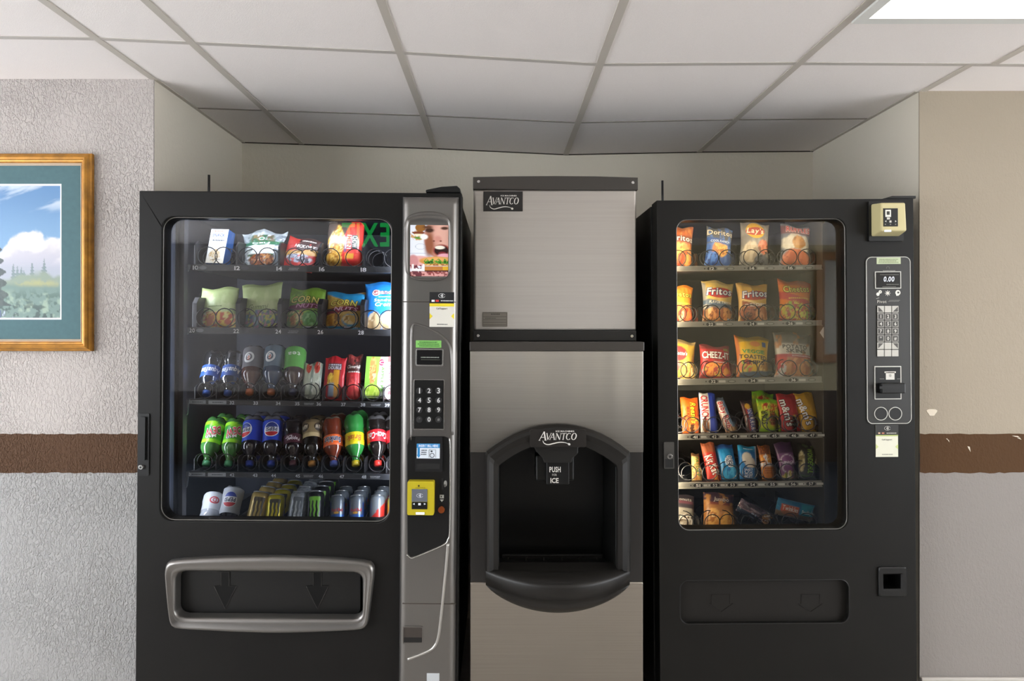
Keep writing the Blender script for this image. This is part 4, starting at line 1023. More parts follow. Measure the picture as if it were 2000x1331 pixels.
obj('body', *merge(box(dx0 + .003, dx0 + .02, YD + .02, YD + .66, .08, Z(672, YD)), box(dx1 - .02, dx1 - .003, YD + .02, YD + .66, .08, Z(672, YD)), box(dx0 + .02, dx1 - .02, YD + .62, YD + .66, .08, Z(672, YD)), box(dx0 + .02, dx1 - .02, YD + .02, YD + .62, .08, .1)), BLKS, ds)
obj('kick_plate', *box(dx0 + .01, dx1 - .01, YD + .03, YD + .05, 0, .1), BLKP, ds)
obj('back_foot', *box(dx0 + .01, dx1 - .01, YD + .6, YD + .64, 0, .08), BLKP, ds)
obj('top_cap', *box(X(917, YD), X(1258, YD), YD - .006, YD + .66, Z(686, YD), Z(668, YD)), mat('dark_trim_plastic'), ds, bevel=.003)
DIS = mat('dispenser_plastic', '#1a1816', .42, spec=.35)
obj('bay_liner', *merge(box(bx0 - .03, bx0, YD + .01, YD + .30, bz0 - .03, bz1 + .05), box(bx1, bx1 + .03, YD + .01, YD + .30, bz0 - .03, bz1 + .05), box(bx0, bx1, YD + .28, YD + .30, bz0 - .03, bz1 + .05), box(bx0, bx1, YD + .01, YD + .28, bz1 + .03, bz1 + .05), box(bx0, bx1, YD + .01, YD + .28, bz0 - .03, bz0 - .01)), mat('bay_black', '#0d0d0c', .35), ds, bevel=.002)
bo = arch(948, 1229, 827, 880, 1110); bi = arch(974, 1204, 864, 908, 1109)
def sync_loft(A, B, prof):
    n = len(A); V, F_ = [], []
    for t, y in prof:
        for p, q in zip(A, B): V.append((p[0] + (q[0] - p[0]) * t, y, p[1] + (q[1] - p[1]) * t))
    for j in range(len(prof) - 1):
        for i in range(n): F_.append((j * n + i, j * n + (i + 1) % n, (j + 1) * n + (i + 1) % n, (j + 1) * n + i))
    return V, F_
be = obj('bay_bezel', *sync_loft(bo, bi, [(0, YD + .004), (0, YD - .022), (.14, YD - .036), (.30, YD - .038), (.62, YD - .026), (.96, YD - .022), (1, YD - .018), (1, YD + .05)]), DIS, ds, bevel=.0)
bp_ = pbox(FI, 'logo_plate', 1035, 1145, 840, 874, YD - .0385, .004, mat('logo_black'), ds, .006, .001)
d = Decals(flat(YD - .0388)); kk = (YD - .0388) / FPX
serif_logo(d, X(1089, YD - .039), Z(853, YD - .039), 72 * kk, 13 * kk, '#d5d2cc'); d.build('logo_lettering', bp_)
# chute and push lever
ch_ = obj('ice_chute', *plate([(X(p_, YD + .02), Z(q_, YD + .02)) for p_, q_ in ((1062, 902), (1115, 902), (1118, 893), (1128, 884), (1128, 868), (1040, 868), (1046, 880), (1058, 892))], [], YD + .0, YD + .14), mat('chute_black', '#191817', .35), ds, bevel=.003)
obj('chute_flange', *box(X(1046, YD + .06), X(1122, YD + .06), YD + .06, YD + .13, Z(940, YD + .06), Z(890, YD + .06)), mat('bay_black'), ds, bevel=.006)
pv = obj('push_lever', *box(X(1067, YD + .03), X(1112, YD + .03), YD + .03, YD + .05, Z(947, YD + .03), Z(897, YD + .03)), mat('lever_black', '#121212', .3), ds, bevel=.003)
ptext(FI, 'lever_lettering', [('PUSH', 1084, 917.5, 22, 10, '#d6d3cc'), ('FOR', 1083, 928, 9, 4, '#a8a59e'), ('ICE', 1083, 939, 16, 9, '#d6d3cc')], YD + .0298, pv)
# drip tray: bulging front lip with a dish-shaped underside
def bulge(t): return .115 * (1 - (2 * t - 1) ** 2)
n = 28; V, F_ = [], []
rows = [(1108, 0.30, -.004), (1110, 1, .0), (1116, 1, 0.004), (1139, 1, .0), (1146, .93, -.012), (1162, .72, 0), (1178, .45, 0), (1190, .12, 0)]
for j, (py, f, e_) in enumerate(rows):
    for i in range(n + 1):
        t = i / n; y = YD - .018 - (bulge(t) + e_) * f
        x = X(949 + 279 * t, YD)
        if j >= 4:
            edge = 1139; z_ = Z(edge + (py - edge) * (1 - (2 * t - 1) ** 2) ** .8, YD)
        else:
            z_ = Z(py + 4 * (1 - (2 * t - 1) ** 2) * (j > 0), YD)
        V.append((x, y, z_))
m_ = n + 1
for j in range(len(rows) - 1):
    for i in range(n): F_.append((j * m_ + i, (j + 1) * m_ + i, (j + 1) * m_ + i + 1, j * m_ + i + 1))
GRT = mat('grate_grey', '#4a4743', .35)
dt = obj('drip_tray', V, F_, DIS, ds, True)
tb_ = [(X(949 + 279 * i / n, YD), YD - .018 - bulge(i / n), Z(1111, YD)) for i in range(n + 1)]
obj('tray_floor', [(x, y + .004, z - .004) for x, y, z in tb_] + [(x, YD + .27, bz0 - .006) for x, y, z in tb_], [(i, i + 1, n + 2 + i, n + 1 + i) for i in range(n)], mat('bay_black'), dt)
obj('tray_back_rail', *box(bx0 + .01, bx1 - .01, YD + .225, YD + .24, bz0 - .006, bz0 + .012), DIS, dt, bevel=.002)
for i in range(6):
    t = (i + .5) / 6; x = bx0 + (bx1 - bx0) * t
    obj('grate_bar', *box(x - .0025, x + .0025, YD - .08 * (1 - (2 * t - 1) ** 2), YD + .225, bz0 - .004, bz0 + .003), GRT, dt, bevel=.001)
obj('grate_bar', *box(bx0 + .005, bx1 - .005, YD + .07, YD + .075, bz0 - .004, bz0 + .002), DIS, dt)

# ================================================================== RIGHT VENDING MACHINE
YR, YRG, YRT = 2.30, 2.335, 2.42
FR = Frame((X(1536, YR), 2.65, 0), -.42)
mr_ = thing('vending_machine', 'narrower plain black snack vending machine with small keypad, right of the ice machine', 'vending machine', FR.p, (0, FR.a, 0))
rx0 = FR.d(1286, 850, YR)[0]; rx1 = FR.d(1787, 850, YR)[0]; rtop = FR.d(1536, 390, YR)[1]
rwin = FR.rect(1323, 1655, 427, 1037, YR); rbin = FR.rect(1328, 1658.5, 1134, 1219, YR); rcup = FR.rect(1724, 1758, 1122, 1150, YR)
obj('door', *plate([(rx0, .07), (rx1, .07), (rx1, rtop), (rx0, rtop)], [rr(*rwin, .038, 8), rr(*rbin, .03, 8), rr(*rcup, .001, 1)], YR, YR + .075), BLKR, mr_, bevel=.003)
shell(FR, 'cabinet', rx0 - .004, rx1 - .008, YR + .075, 3.14, .07, rtop - .008, BLKS, mr_)
for x in (rx0 + .08, rx1 - .08):
    for y in (YR + .15, 3.0): obj('foot', *lathe([(0, .03), (.05, .03), (.072, .02)], (x, y, 0), (0, 0, 1), (0, -1, 0), 14)[:2], BLKP, mr_, True)
r0, r1, rz0, rz1 = rx0 + .022, rx1 - .034, FR.d(1500, 1065, YRT)[1], rtop - .034
rpx = FR.d(1612, 700, YRT)[0]
obj('inner_liner', *merge(box(r0, r1, 2.98, 2.99, rz0, rz1), box(r0, r0 + .006, YR + .08, 2.98, rz0, rz1), box(rpx, rpx + .006, YRT, 2.98, rz0, rz1), box(r0 + .006, r1, YR + .08, 2.98, rz1 - .006, rz1), box(r0 + .006, r1, YR + .08, 2.98, rz0 - .006, rz0), box(rpx + .006, r1, YRT + .06, YRT + .066, rz0, rz1)), INNERR, mr_)
obj('window_glass', *plate(rr(rwin[0] - .004, rwin[1] + .004, rwin[2] - .004, rwin[3] + .004, .04, 8), [], YRG, YRG + .004), GL_L, mr_)
obj('window_gasket', *tube([(x, YR + .008, z) for x, z in rr(rwin[0] + .001, rwin[1] - .001, rwin[2] + .001, rwin[3] - .001, .037, 8)], .0022, 6, True), GASK, mr_, True)
zt_ = rwin[3] + .028
lamp(mr_, 'top_lamp', rwin[0], rwin[1], YR + .085, YR + .10, zt_ - .004, zt_ + .02, '#ffeccb', 1.2, (.5, .03), (math.radians(38), 0, 0), ((rwin[0] + rwin[1]) / 2, YR + .105, zt_ - .006))
lamp(mr_, 'side_lamp', rwin[0] - .022, rwin[0] - .008, YR + .085, YR + .10, rwin[2], rwin[3], '#ffeccb', 6.5, (.03, .95), (math.radians(90), 0, math.radians(-40)), (rwin[0] - .006, YR + .105, (rwin[2] + rwin[3]) / 2))
# moulded delivery recess
rf = pbox(FR, 'bin_flap', 1324, 1663, 1130, 1223, YR + .02, .012, mat('flap_black', '#1c1a18', .5, spec=.22), mr_, .03, .003)
obj('bin_rim', *tube([(x, YR + .001, z) for x, z in rr(*rbin, .03, 8)], .0022, 6, True), mat('black_plastic'), mr_, True)
for ax_ in (1408, 1583):
    A = [(-18, 1162), (18, 1162), (18, 1180), (24, 1180), (0, 1196), (-24, 1180), (-18, 1180)]
    P = [FR.d(ax_ + a, b, YR + .019) for a, b in A]
    obj('arrow_emboss', *tube([(x, YR + .0195, z) for x, z in P], .0013, 6, True), mat('flap_black'), rf)
# coin return
obj('coin_return_frame', *loft(rr(*FR.rect(1714, 1769, 1107, 1165, YR), .006, 4), rr(*rcup, .001, 4), [(0, YR + .001), (0, YR - .006), (.15, YR - .009), (.8, YR - .009), (1, YR - .004), (1, YR + .03)], 64), BLKP, mr_)
obj('coin_return_well', *box(rcup[0] - .005, rcup[1] + .005, YR + .076, YR + .12, rcup[2] - .005, rcup[3] + .005), DARK, mr_)
# lock
lk = pbox(FR, 'door_lock', 1297, 1317, 864, 916, YR - .006, .008, mat('lock_grey', '#3c3a37', .4), mr_, .003)
pbox(FR, 'lock_pocket', 1299, 1315, 897, 914, YR - .0066, .004, DARK, lk, bevel=0)
q = FR.d(1307, 891, YR); obj('lock_cylinder', *disc(q[0], q[1], .009, YR - .012, YR), CHROME, lk, bevel=.001); obj('keyhole', *disc(q[0], q[1], .0035, YR - .0128, YR - .01), DARK, lk)
q = FR.d(1294, 391, YR + .1); obj('antenna', *tube([(q[0], YR + .1, rtop - .02), (q[0], YR + .1, FR.d(1294, 353, YR + .1)[1])], .004, 10), BLKP, mr_, True)
a = [FR.d(p_, q_, YR + .01) for p_, q_ in ((1722, 389), (1740, 384), (1786, 383.5), (1786, 389))]
obj('top_bracket', *plate(a[::-1], [], YR, YR + .1), BLKP, mr_, bevel=.002)
# control panel printed inside a white line
cpr = pbox(FR, 'control_panel', 1691, 1779.5, 501, 829, YR - .002, .004, mat('panel_black', '#1d1c1a', .4), mr_, .018, .001)
obj('panel_outline', *tube([(x, YR - .0022, z) for x, z in rr(*FR.rect(1692.5, 1778, 502.5, 827.5, YR), .018, 6)], .0012, 6, True), mat('line_white', '#c9c7c0', .4), cpr, True)
YP = YR - .002
ptext(FR, 'green_notice', [('/r', 1712, 1759, 503.5, 516, '#b9c3a0'), ('/s', 1735, 510, 40, 9, '#6f7a58', {'lines': 3, 'seed': 5}), ('/s', 1735, 529, 28, 2.5, '#8d8b85', {'lines': 1})], YP, cpr)
ptext(FR, 'lock_mark', [('/l', arcpts(1734, 524, 3, -30, 210, 10), .8, '#5c5a55')], YP, cpr)
dsp = pbox(FR, 'display_rim', 1709.5, 1760, 530.5, 564, YP - .003, .004, mat('line_white'), mr_, .001, .0005)
pbox(FR, 'display_glass', 1711, 1758.5, 532, 562.5, YP - .0035, .003, mat('black_display'), dsp, bevel=0)
ptext(FR, 'display_digits', [('0.00', 1736, 545.5, 21, 9.5, '#f4f4f4', {'shear': .12})], YP - .0036, dsp).data.materials[0] = emission('digit_glow', '#f4f6ff', 1.1)
ptext(FR, 'display_print', [('/s', 1735, 537, 42, 2, '#77776f', {'lines': 1}), ('/s', 1742, 556, 28, 2, '#77776f', {'lines': 1}), ('/s', 1735, 560.5, 30, 2, '#77776f', {'lines': 1})], YP - .0036, dsp)
ic = [('/e', 1714.5, 575, 3.2, 3.4, '#dedbd2'), ('/e', 1719, 570.5, 3.2, 3.2, '#dedbd2'), ('/e', 1719, 570.5, 1, 1, '#222222', .0012), ('/e', 1733.5, 573, 2.6, 2.6, '#dedbd2')]
for i in range(8):
    an = 2 * PI * i / 8; ic.append(('/l', [(1733.5, 573), (1733.5 + 5.5 * math.cos(an), 573 + 5.5 * math.sin(an))], 1.1, '#dedbd2'))
ic += [('/e', 1753.5, 572, 5, 5.2, '#dedbd2'), ('/r', 1750, 1755, 574, 578, '#dedbd2'), ('/r', 1752, 1756, 570, 573.5, '#33312e', .0013), ('Pivot', 1722, 589.5, 18, 5.5, '#a9a69e'), ('/s', 1746, 588, 24, 4, '#7d7b75', {'lines': 2}), ('/l', [(1711, 584), (1717, 582)], .8, '#a9a69e')]
ptext(FR, 'panel_icons', ic, YP, cpr)
kpr = pbox(FR, 'keypad', 1712.5, 1756.5, 596.5, 699, YP - .001, .002, mat('panel_black'), mr_, bevel=0)
kt = []
KM = mat('key_frame', '#8b8882', .4, .3); KD = mat('key_dark', '#33312e', .4); KW = mat('key_white', '#b9b6ae', .4)
for r_i in range(7):
    for c_i in range(3):
        x0, y0 = 1713.8 + 14.2 * c_i, 597.8 + 14.3 * r_i
        pbox(FR, 'key', x0, x0 + 12.9, y0, y0 + 13, YP - .004, .003, KW if r_i in (0, 5, 6) else KM, kpr, bevel=.0008)
        if 1 <= r_i <= 4:
            kt.append(('/r', x0 + 1.8, x0 + 11.2, y0 + 1.8, y0 + 11.2, '#3a3835', .0004)); kt.append(('123456789*0#'[(r_i - 1) * 3 + c_i], x0 + 6.4, y0 + 6.5, 5, 6, '#c9c6be', {'keep': True, 'lift': .0009}))
        elif r_i in (0, 5) and c_i != 1:
            l, r__, t_, b_ = x0 + 1.5, x0 + 11.5, y0 + 1.5, y0 + 11.5
            tri = {(0, 0): [(l, t_), (r__, b_), (l, b_)], (0, 2): [(r__, t_), (r__, b_), (l, b_)], (5, 0): [(l, t_), (r__, t_), (l, b_)], (5, 2): [(l, t_), (r__, t_), (r__, b_)]}[(r_i, c_i)]
            kt.append(('/p', tri, '#4a4743', .0004))
for t_ in kt: ptext(FR, 'key_number' if t_[0][0] != '/' else 'key_face', [t_], YP - .004, kpr)
bv = pbox(FR, 'bill_validator', 1708.5, 1760.5, 715.5, 780.5, YP - .003, .004, mat('line_white'), mr_, .001, .0005)
pbox(FR, 'validator_face', 1710.5, 1758.8, 717.5, 778.8, YP - .0045, .003, BLKP, bv, bevel=0)
obj('validator_mouth', *merge(box(*FR.rect(1714, 1762, 748, 768, YP)[:2], YP - .022, YP - .004, *FR.rect(1714, 1762, 748, 768, YP)[2:])), BLKP, bv, bevel=.004)
pbox(FR, 'validator_slot', 1718, 1758, 755, 760, YP - .0225, .004, DARK, bv, bevel=0)
ptext(FR, 'validator_label', [('/r', 1730, 1747, 727.5, 742, '#cfccc4'), ('/r', 1727.5, 1749.5, 726, 729, '#cfccc4'), ('/e', 1738.5, 734, 2.4, 3, '#a09d95', .001), ('/s', 1722, 740.5, 10, 1.8, '#8d8b85', {'lines': 1}), ('/s', 1755, 740.5, 8, 1.8, '#8d8b85', {'lines': 1})], YP - .0046, bv)
for cx in (1720.3, 1748.3):
    q = FR.d(cx, 808.5, YP)
    P = [(q[0] + .0215 * math.cos(a), YP - .001, q[1] + .0215 * math.sin(a)) for a in [2 * PI * i / 28 for i in range(28)]]
    cw = obj('coin_well', *disc(q[0], q[1], .0205, YP - .0012, YP + .001, 28), DARK, cpr)
    obj('coin_well_ring', *tube(P, .0013, 6, True), mat('line_white'), cpr, True)
s2 = pbox(FR, 'payment_sticker', 1710.5, 1754, 831, 893, YR - .0012, .002, mat('sticker_cream', '#d8d6c4', .5), mr_, bevel=0)
ptext(FR, 'sticker_print', [('/r', 1710, 1754.5, 830, 850, '#1b1a18')] + contactless(1733, 837, 2.4, '#cfccc4') + [('/r', 1715, 1719, 845, 848, '#c9a98c', .0009), ('/r', 1722, 1727, 845, 848, '#b06f55', .0009), ('/s', 1740, 846.5, 22, 3, '#c9c6be', {'lines': 1}),
      ('/r', 1710.5, 1754, 850, 852.5, '#a9b56a'), ('Call Support', 1732, 859, 20, 2.6, '#44423e'), ('/p', [(1710.5, 868), (1716, 873), (1710.5, 878)], '#c3cc86'), ('/p', [(1754, 868), (1748, 873), (1754, 878)], '#c3cc86'), ('/s', 1732, 888, 24, 2.6, '#66645e', {'lines': 1})], YR - .0012, s2)
# cream card reader on its bracket
br = pbox(FR, 'reader_bracket', 1697, 1765, 393, 471, YR - .010, .011, BLKP, mr_, .003, .002)
CRM = mat('reader_cream', '#c2b789', .4)
a, b, c_, d_ = FR.rect(1707, 1763, 397, 461, YR - .03); qd = YR - .01
cx0 = FR.d(1718, 430, YR - .05)[0]
V = [(a, qd, c_), (b, qd, c_), (b, qd, d_), (a, qd, d_), (cx0, qd - .05, c_ + .012), (b - .004, qd - .05, c_ + .012), (b - .008, qd - .05, d_ - .004), (cx0, qd - .05, d_ - .004)]
rd = obj('card_reader', V, [(4, 5, 6, 7), (0, 1, 5, 4), (1, 2, 6, 5), (2, 3, 7, 6), (3, 0, 4, 7), (3, 2, 1, 0)], CRM, mr_, bevel=.005, seg=3)
YQ = qd - .0505
pbox(FR, 'reader_screen', 1725.5, 1754, 407, 442.5, YQ - .001, .006, BLKP, rd, bevel=.001)
ptext(FR, 'reader_print', [('/r', 1729, 1740, 410, 424, '#e6e4d8'), ('/r', 1731.5, 1737.5, 413, 420, '#2a2822', .0009), ('/r', 1732, 1738, 425, 429, '#c9c6be'), ('/p', [(1728, 432.5), (1731, 430.5), (1731, 434.5)], '#c9c6be'), ('/r', 1737, 1741, 431, 435, '#c9c6be'), ('/p', [(1751, 432.5), (1748, 430.5), (1748, 434.5)], '#c9c6be'),
      ('/e', 1729, 438.5, 1.4, 1.2, '#77756e'), ('/e', 1739, 438.5, 1.4, 1.2, '#77756e'), ('/e', 1749, 438.5, 1.4, 1.2, '#77756e')], YQ - .0012, rd)
pbox(FR, 'reader_light', 1728, 1741, 449, 453, YQ + .0, .004, MATS['reader_glow'], rd, bevel=.001)

# ---- trays of the right machine
RT = {}
for n_, (yl, yr, hpx) in {1: (521, 518.5, 9), 2: (629.5, 626.5, 10), 3: (741.5, 736.5, 11), 4: (849, 845, 10), 5: (943.5, 939.5, 11), 6: (1042, 1038, 10)}.items():
    RT[n_] = tray(FR, mr_, 1300, 1604, yl, yr, YRT, TRAYM, STRIPR, .5, hpx, (1325, 1590))
RN = {1: ((1390, '12'), (1468, '14'), (1543, '16')), 2: ((1387, '22'), (1467, '24'), (1542, '26')), 3: ((1391, '32'), (1468, '34'), (1547, '36')),
      4: ((1355, '41'), (1392, '42'), (1432, '43'), (1471, '44'), (1509, '45'), (1547, '46'), (1583, '47')), 5: ((1360, '51'), (1393, '52'), (1427, '53'), (1466, '54'), (1505, '55'), (1545, '56'), (1580, '57'))}
for n_, L in RN.items():
    tr, zz = RT[n_]; d = Decals(flat(YRT - .0065)); kk = YRT / FPX
    for px, s in L:
        x = FR.d(px, 640, YRT)[0]; zc_ = zz(x) - 5 * kk
        e = Decals(flat(YRT - .0065)); e.ell(x, zc_, 9 * kk, 4.2 * kk, '#23221f', .0006); e.text(s, x, zc_, 9 * kk, 5.5 * kk, '#e6e4da'); e.build('rail_number', tr)
        d = Decals(flat(YRT - .0065))
        d.rect(x + 11 * kk, x + 24 * kk, zc_ - 2.2 * kk, zc_ + 2.2 * kk, '#cfcdc2' if n_ > 1 else '#b5b3a6')
        d.ell(x - 14 * kk, zc_, 1.4 * kk, 1.4 * kk, '#3a3833')
        if n_ < 4: d.ell(x + 36 * kk, zc_, 8 * kk, 3 * kk, '#5f5d55'); d.ell(x + 36 * kk, zc_, 6 * kk, 2 * kk, '#9c9a90', .0012)
        d.build('rail_label', tr)
for n_, L in {1: ((1327, 1345), (1391, 1424), (1470, 1500), (1545, 1579)), 2: ((1327, 1346), (1393, 1423), (1470, 1500), (1541, 1579)), 3: ((1327, 1347), (1391, 1426), (1466, 1500), (1543, 1581)), 6: ((1327, 1342), (1390, 1421), (1462, 1496), (1541, 1575))}.items():
    for pr in L:
        for i, px in enumerate(pr): coil(RT[n_][0], FR, px, YRT + .006, tz_(RT[n_], FR, px, YRT), 16 / FPX * YRT, WIRE, 1 if i else -1)
for n_, L in {4: (1328, 1352, 1395, 1433, 1472, 1512, 1545, 1580), 5: (1345, 1386, 1425, 1465, 1503, 1537, 1575)}.items():
    for px in L: coil(RT[n_][0], FR, px, YRT + .006, tz_(RT[n_], FR, px, YRT), 15.5 / FPX * YRT, WIREC if n_ == 4 else WIRE, -1)
CLRD = glass_mat('clear_divider', 1.3, (.93, .93, .92))
for n_, L in ((1, (1366, 1440, 1517, 1597)), (2, (1366, 1440, 1517, 1597)), (3, (1364, 1440, 1511, 1598)), (6, (1366, 1440, 1517, 1597)), (4, (1368, 1404, 1442, 1482, 1522, 1558, 1600)), (5, (1350, 1372, 1406, 1445, 1482, 1518, 1560, 1602))):
    for px in L: divider(RT[n_][0], FR, px, YRT, tz_(RT[n_], FR, px, YRT), .05, CLRD, 1.0)
# white arrow sticker on the inner wall edge
a = [FR.d(p_, q_, YRT) for p_, q_ in ((1601, 650), (1608.5, 639), (1608.5, 661))]
obj('arrow_sticker', *plate(a, [], YRT - .002, YRT), mat('sticker_white'), mr_)
pbox(FR, 'side_post', 1608, 1614, 436, 1040, YRT + .0, .02, INNERR, mr_)

# ================================================================== GOODS IN THE LEFT MACHINE
LM = 'left machine'
Yp = YLT + .045                                    # goods stand just behind the first turn of the coil
HB = {'outline': '#10131c'}
carton('snack_box', 'white snack box with blue sides on the top shelf of the left machine', 'box', (418, 514, 430, 448, 37), Yp, [('bg', '#e6e9ee'), ('grad', '#e4dccb', '#eef1f5', .0, .5), ('food', -.1, .22, .6, .18, ['#d9c49a', '#e8dcc2', '#c9a871', '#efe9dc'], 5)], '#2c62a8', .045, .03,
       [('s', 0, .94, .7, .06, '#d0683c', {'lines': 1}), ('t', 'SNACK', 0, .82, .72, .09, '#2a4a86'), ('s', 0, .73, .6, .04, '#6a7890', {'lines': 1}), ('s', 0, .67, .78, .07, '#22304a', {'lines': 1}), ('s', .1, .1, .5, .04, '#555555', {'lines': 1})], -8, '#e2e6ec')
CLR = mat('clear_wrap', '#ffffff', .12, vcol=True, bump=(60, .8, .006), coat=.6)
bag('sandwich_pack', 'clear plastic wrapped sandwich with green and white label on the top shelf', 'packet', (508, 518, 515, 447, 84), Yp, [('bg', '#8f9a9c'), ('mott', '#4c5558', 4, .55), ('food', 0, .5, .78, .5, ['#3c6a4c', '#5a4a34', '#2f5a3f', '#7a6a48'], 3), ('band', .32, .56, '#cfd8d2'), ('col', -1.1, -.78, '#8d979a'), ('col', .62, 1.1, '#79838a'), ('band', .56, .66, '#2f6a48'), ('food', 0, .16, .66, .17, ['#7a3d1e', '#a4602f', '#5c2c18', '#b9804a'], 6), ('band', .86, 1.1, '#a5aeb0'), ('mott', '#d3dadb', 6, .66)],
    [('t', 'DELI', -.05, .605, .4, .035, '#e0ece2'), ('e', -.05, .74, .14, .05, '#d8e6da'), ('e', -.05, .74, .09, .032, '#3f7a56', {'lift': .0014})], m=CLR, crumple=.009, flare=.14, T=.045, seed=4)
bag('jerky_bag', 'red and dark flat meat snack bag leaning on the top shelf beside the sandwich', 'packet', (575, 526, 596, 464, 66), Yp, [('bg', '#a82a26'), ('band', .58, 1.1, '#3a2422', .1), ('diag', -1, 0.3, .55, '#a3251f'), ('band', .42, .60, '#b98a3c', -.08), ('food', 0, .34, .8, .13, ['#6a6f80', '#9aa0b0', '#4c4450', '#c3c6cc'], 4), ('band', 0, .18, '#b3221e'), ('mott', '#c9524a', 7, .7)],
    [('s', .3, .9, .5, .07, '#c9c3bb', {'lines': 1, 'seed': 3}), ('t', 'HICKORY', .2, .72, .62, .09, '#e2ddd4', {'shear': .2}), ('s', 0, .02, .3, .04, '#dddddd', {'lines': 1})], T=.022, pinch=.03, seed=9)
bag('noodle_tray', 'red plastic noodle meal tray with picture of noodles standing on edge on the top shelf', 'meal tray', (669, 520, 676, 428, 70), Yp, [('bg', '#cf2e2a'), ('mott', '#e04a3a', 5, .55), ('diag', -1, 1.1, .72, '#4b3f38'), ('food', -.42, .45, .42, .36, ['#c99a3c', '#dbb35a', '#a87428', '#e6cd86', '#8a5a20'], 9), ('food', -.5, .14, .46, .17, ['#b8822c', '#d6aa4e', '#94621f'], 9), ('rect', .1, .55, .16, .27, '#d39a34'), ('rect', .02, .12, .30, .62, '#5a4a7a'), ('diag', -.7, -1, .56, '#e8d8cc'), ('col', .86, 1.1, '#e2453c')],
    [('r', .14, .38, .36, .66, '#e9dede'), ('t', 'MEIN', .26, .51, .26, .11, '#b3342e', {'rot': -90, 'lift': .0018}), ('r', .42, .72, .38, .66, '#2c3a34'), ('t', 'CHOW', .57, .52, .24, .13, '#e9e2d6', {'rot': -90, 'lift': .0018}), ('s', .08, .46, .3, .04, '#d8cfe2', {'lines': 1, 'rot': -90})],
    T=.045, pinch=0, corner=.018, flat_ends=.12, eu=8, crumple=.001, seed=2, m=mat('tray_print', '#ffffff', .25, vcol=True, coat=.5), yaw=6)
GRN = [('bg', '#b9c98a'), ('mott', '#c9d69c', 3, .55), ('band', .93, 1.1, '#a9bb78')]
bag('green_candy_bag', 'pale green bag of peach rings candy at left end of the second shelf', 'packet', (419, 638, 427, 559, 76), Yp, GRN + [('food', 0, .13, 1.2, .24, ['#d98a5c', '#e6c25a', '#cf6a4c', '#e9d98c', '#dd9a78', '#f0e6c8'], 3)], [('s', -.1, .5, .4, .05, '#7f9358', {'lines': 1})], T=.042, pinch=.04, flare=-.06, seed=3)
bag('green_candy_bag', 'taller pale green candy bag with script name, second on the second shelf', 'packet', (507, 637, 509, 552, 76), Yp, GRN + [('food', 0, .15, 1.2, .22, ['#7f9aa8', '#b98a9a', '#4c7a6a', '#c9c25a', '#8a6a8a', '#3f5f7a', '#a9b86a'], 4)], [('t', 'Gummi', -.1, .44, .5, .12, '#6d8148', {'shear': .35, 'bold': 0})], T=.042, pinch=.05, flare=.1, seed=5)
bag('corn_snack_bag', 'green crunchy corn snack bag on the second shelf', 'packet', (591, 637, 600, 560, 74), Yp, [('bg', '#6d8f34'), ('mott', '#8cb544', 4, .5), ('band', .82, 1.1, '#7fa63a', .2), ('food', -.5, .22, .48, .24, ['#a8743a', '#c9a05a', '#7a9a4a', '#d8c48a'], 6), ('ell', .4, .2, .5, .19, '#5f9a4c'), ('food', .4, .2, .4, .15, ['#79b56a', '#4f8a3c', '#96c985'], 5), ('band', .42, .57, '#6d2340', -.06), ('band', 0, .05, '#7d8a5c')],
    [('t', 'CORN', -.05, .68, .72, .16, '#d8c86a', {'outline': '#2a2c14', 'arc': .2, 'shear': .15}), ('t', 'NUTS', .15, .51, .6, .1, '#c98ab0', {'shear': .2}), ('s', .4, .02, .6, .05, '#c9c3d8', {'lines': 1})], T=.045, pinch=.05, flare=-.12, seed=6)
bag('corn_snack_bag', 'blue and gold crunchy corn snack bag on the second shelf', 'packet', (667, 640, 676, 568, 76), Yp, [('bg', '#b9923c'), ('mott', '#c9a654', 4, .5), ('band', .74, 1.1, '#1f84b4', .18), ('food', -.55, .22, .45, .22, ['#b97a1c', '#d8a53c', '#8a5a18'], 5), ('ell', .4, .22, .45, .16, '#5a9ab8'), ('food', .4, .24, .4, .12, ['#c9a04a', '#e0c486', '#a87a2c'], 5), ('band', .42, .57, '#7a1f38', -.08), ('band', 0, .07, '#2a8ab2')],
    [('t', 'CORN', -.05, .68, .68, .15, '#dccb5c', {'outline': '#2a2410', 'arc': .2, 'shear': .15}), ('t', 'NUTS', .1, .50, .6, .1, '#d8a8bc', {'shear': .2}), ('s', .4, .05, .4, .05, '#e6e2ea', {'lines': 1})], T=.045, pinch=.06, flare=.1, seed=8)
bag('cookie_bag', 'bright blue sandwich cookie bag at right end of the second shelf', 'packet', (748, 641, 752, 549, 78), Yp, [('bg', '#2483d6'), ('mott', '#3a98e4', 3, .55), ('food', .5, .14, .7, .22, ['#d8c29a', '#b99468', '#e9dcc2', '#c2a47a'], 3), ('food', -.55, .14, .4, .2, ['#c9b088', '#a98a60', '#ddcaa4'], 3), ('ell', .3, .2, .3, .1, '#e6d8bc')],
    [('e', -.42, .75, .22, .07, '#dfe6f2'), ('e', -.42, .75, .15, .05, '#b04848', {'lift': .0014}), ('t', "Grandma's", .2, .77, .8, .09, '#f0e8ea', {'outline': '#7a2c34'}), ('s', .1, .66, .5, .04, '#cfe6f7', {'lines': 1}), ('t', 'Sandwich', .15, .59, .66, .06, '#eaf2fb'), ('t', 'Cremes', .15, .50, .6, .08, '#f4f8fc', {'shear': .2})], T=.045, pinch=.08, flare=.12, seed=7)

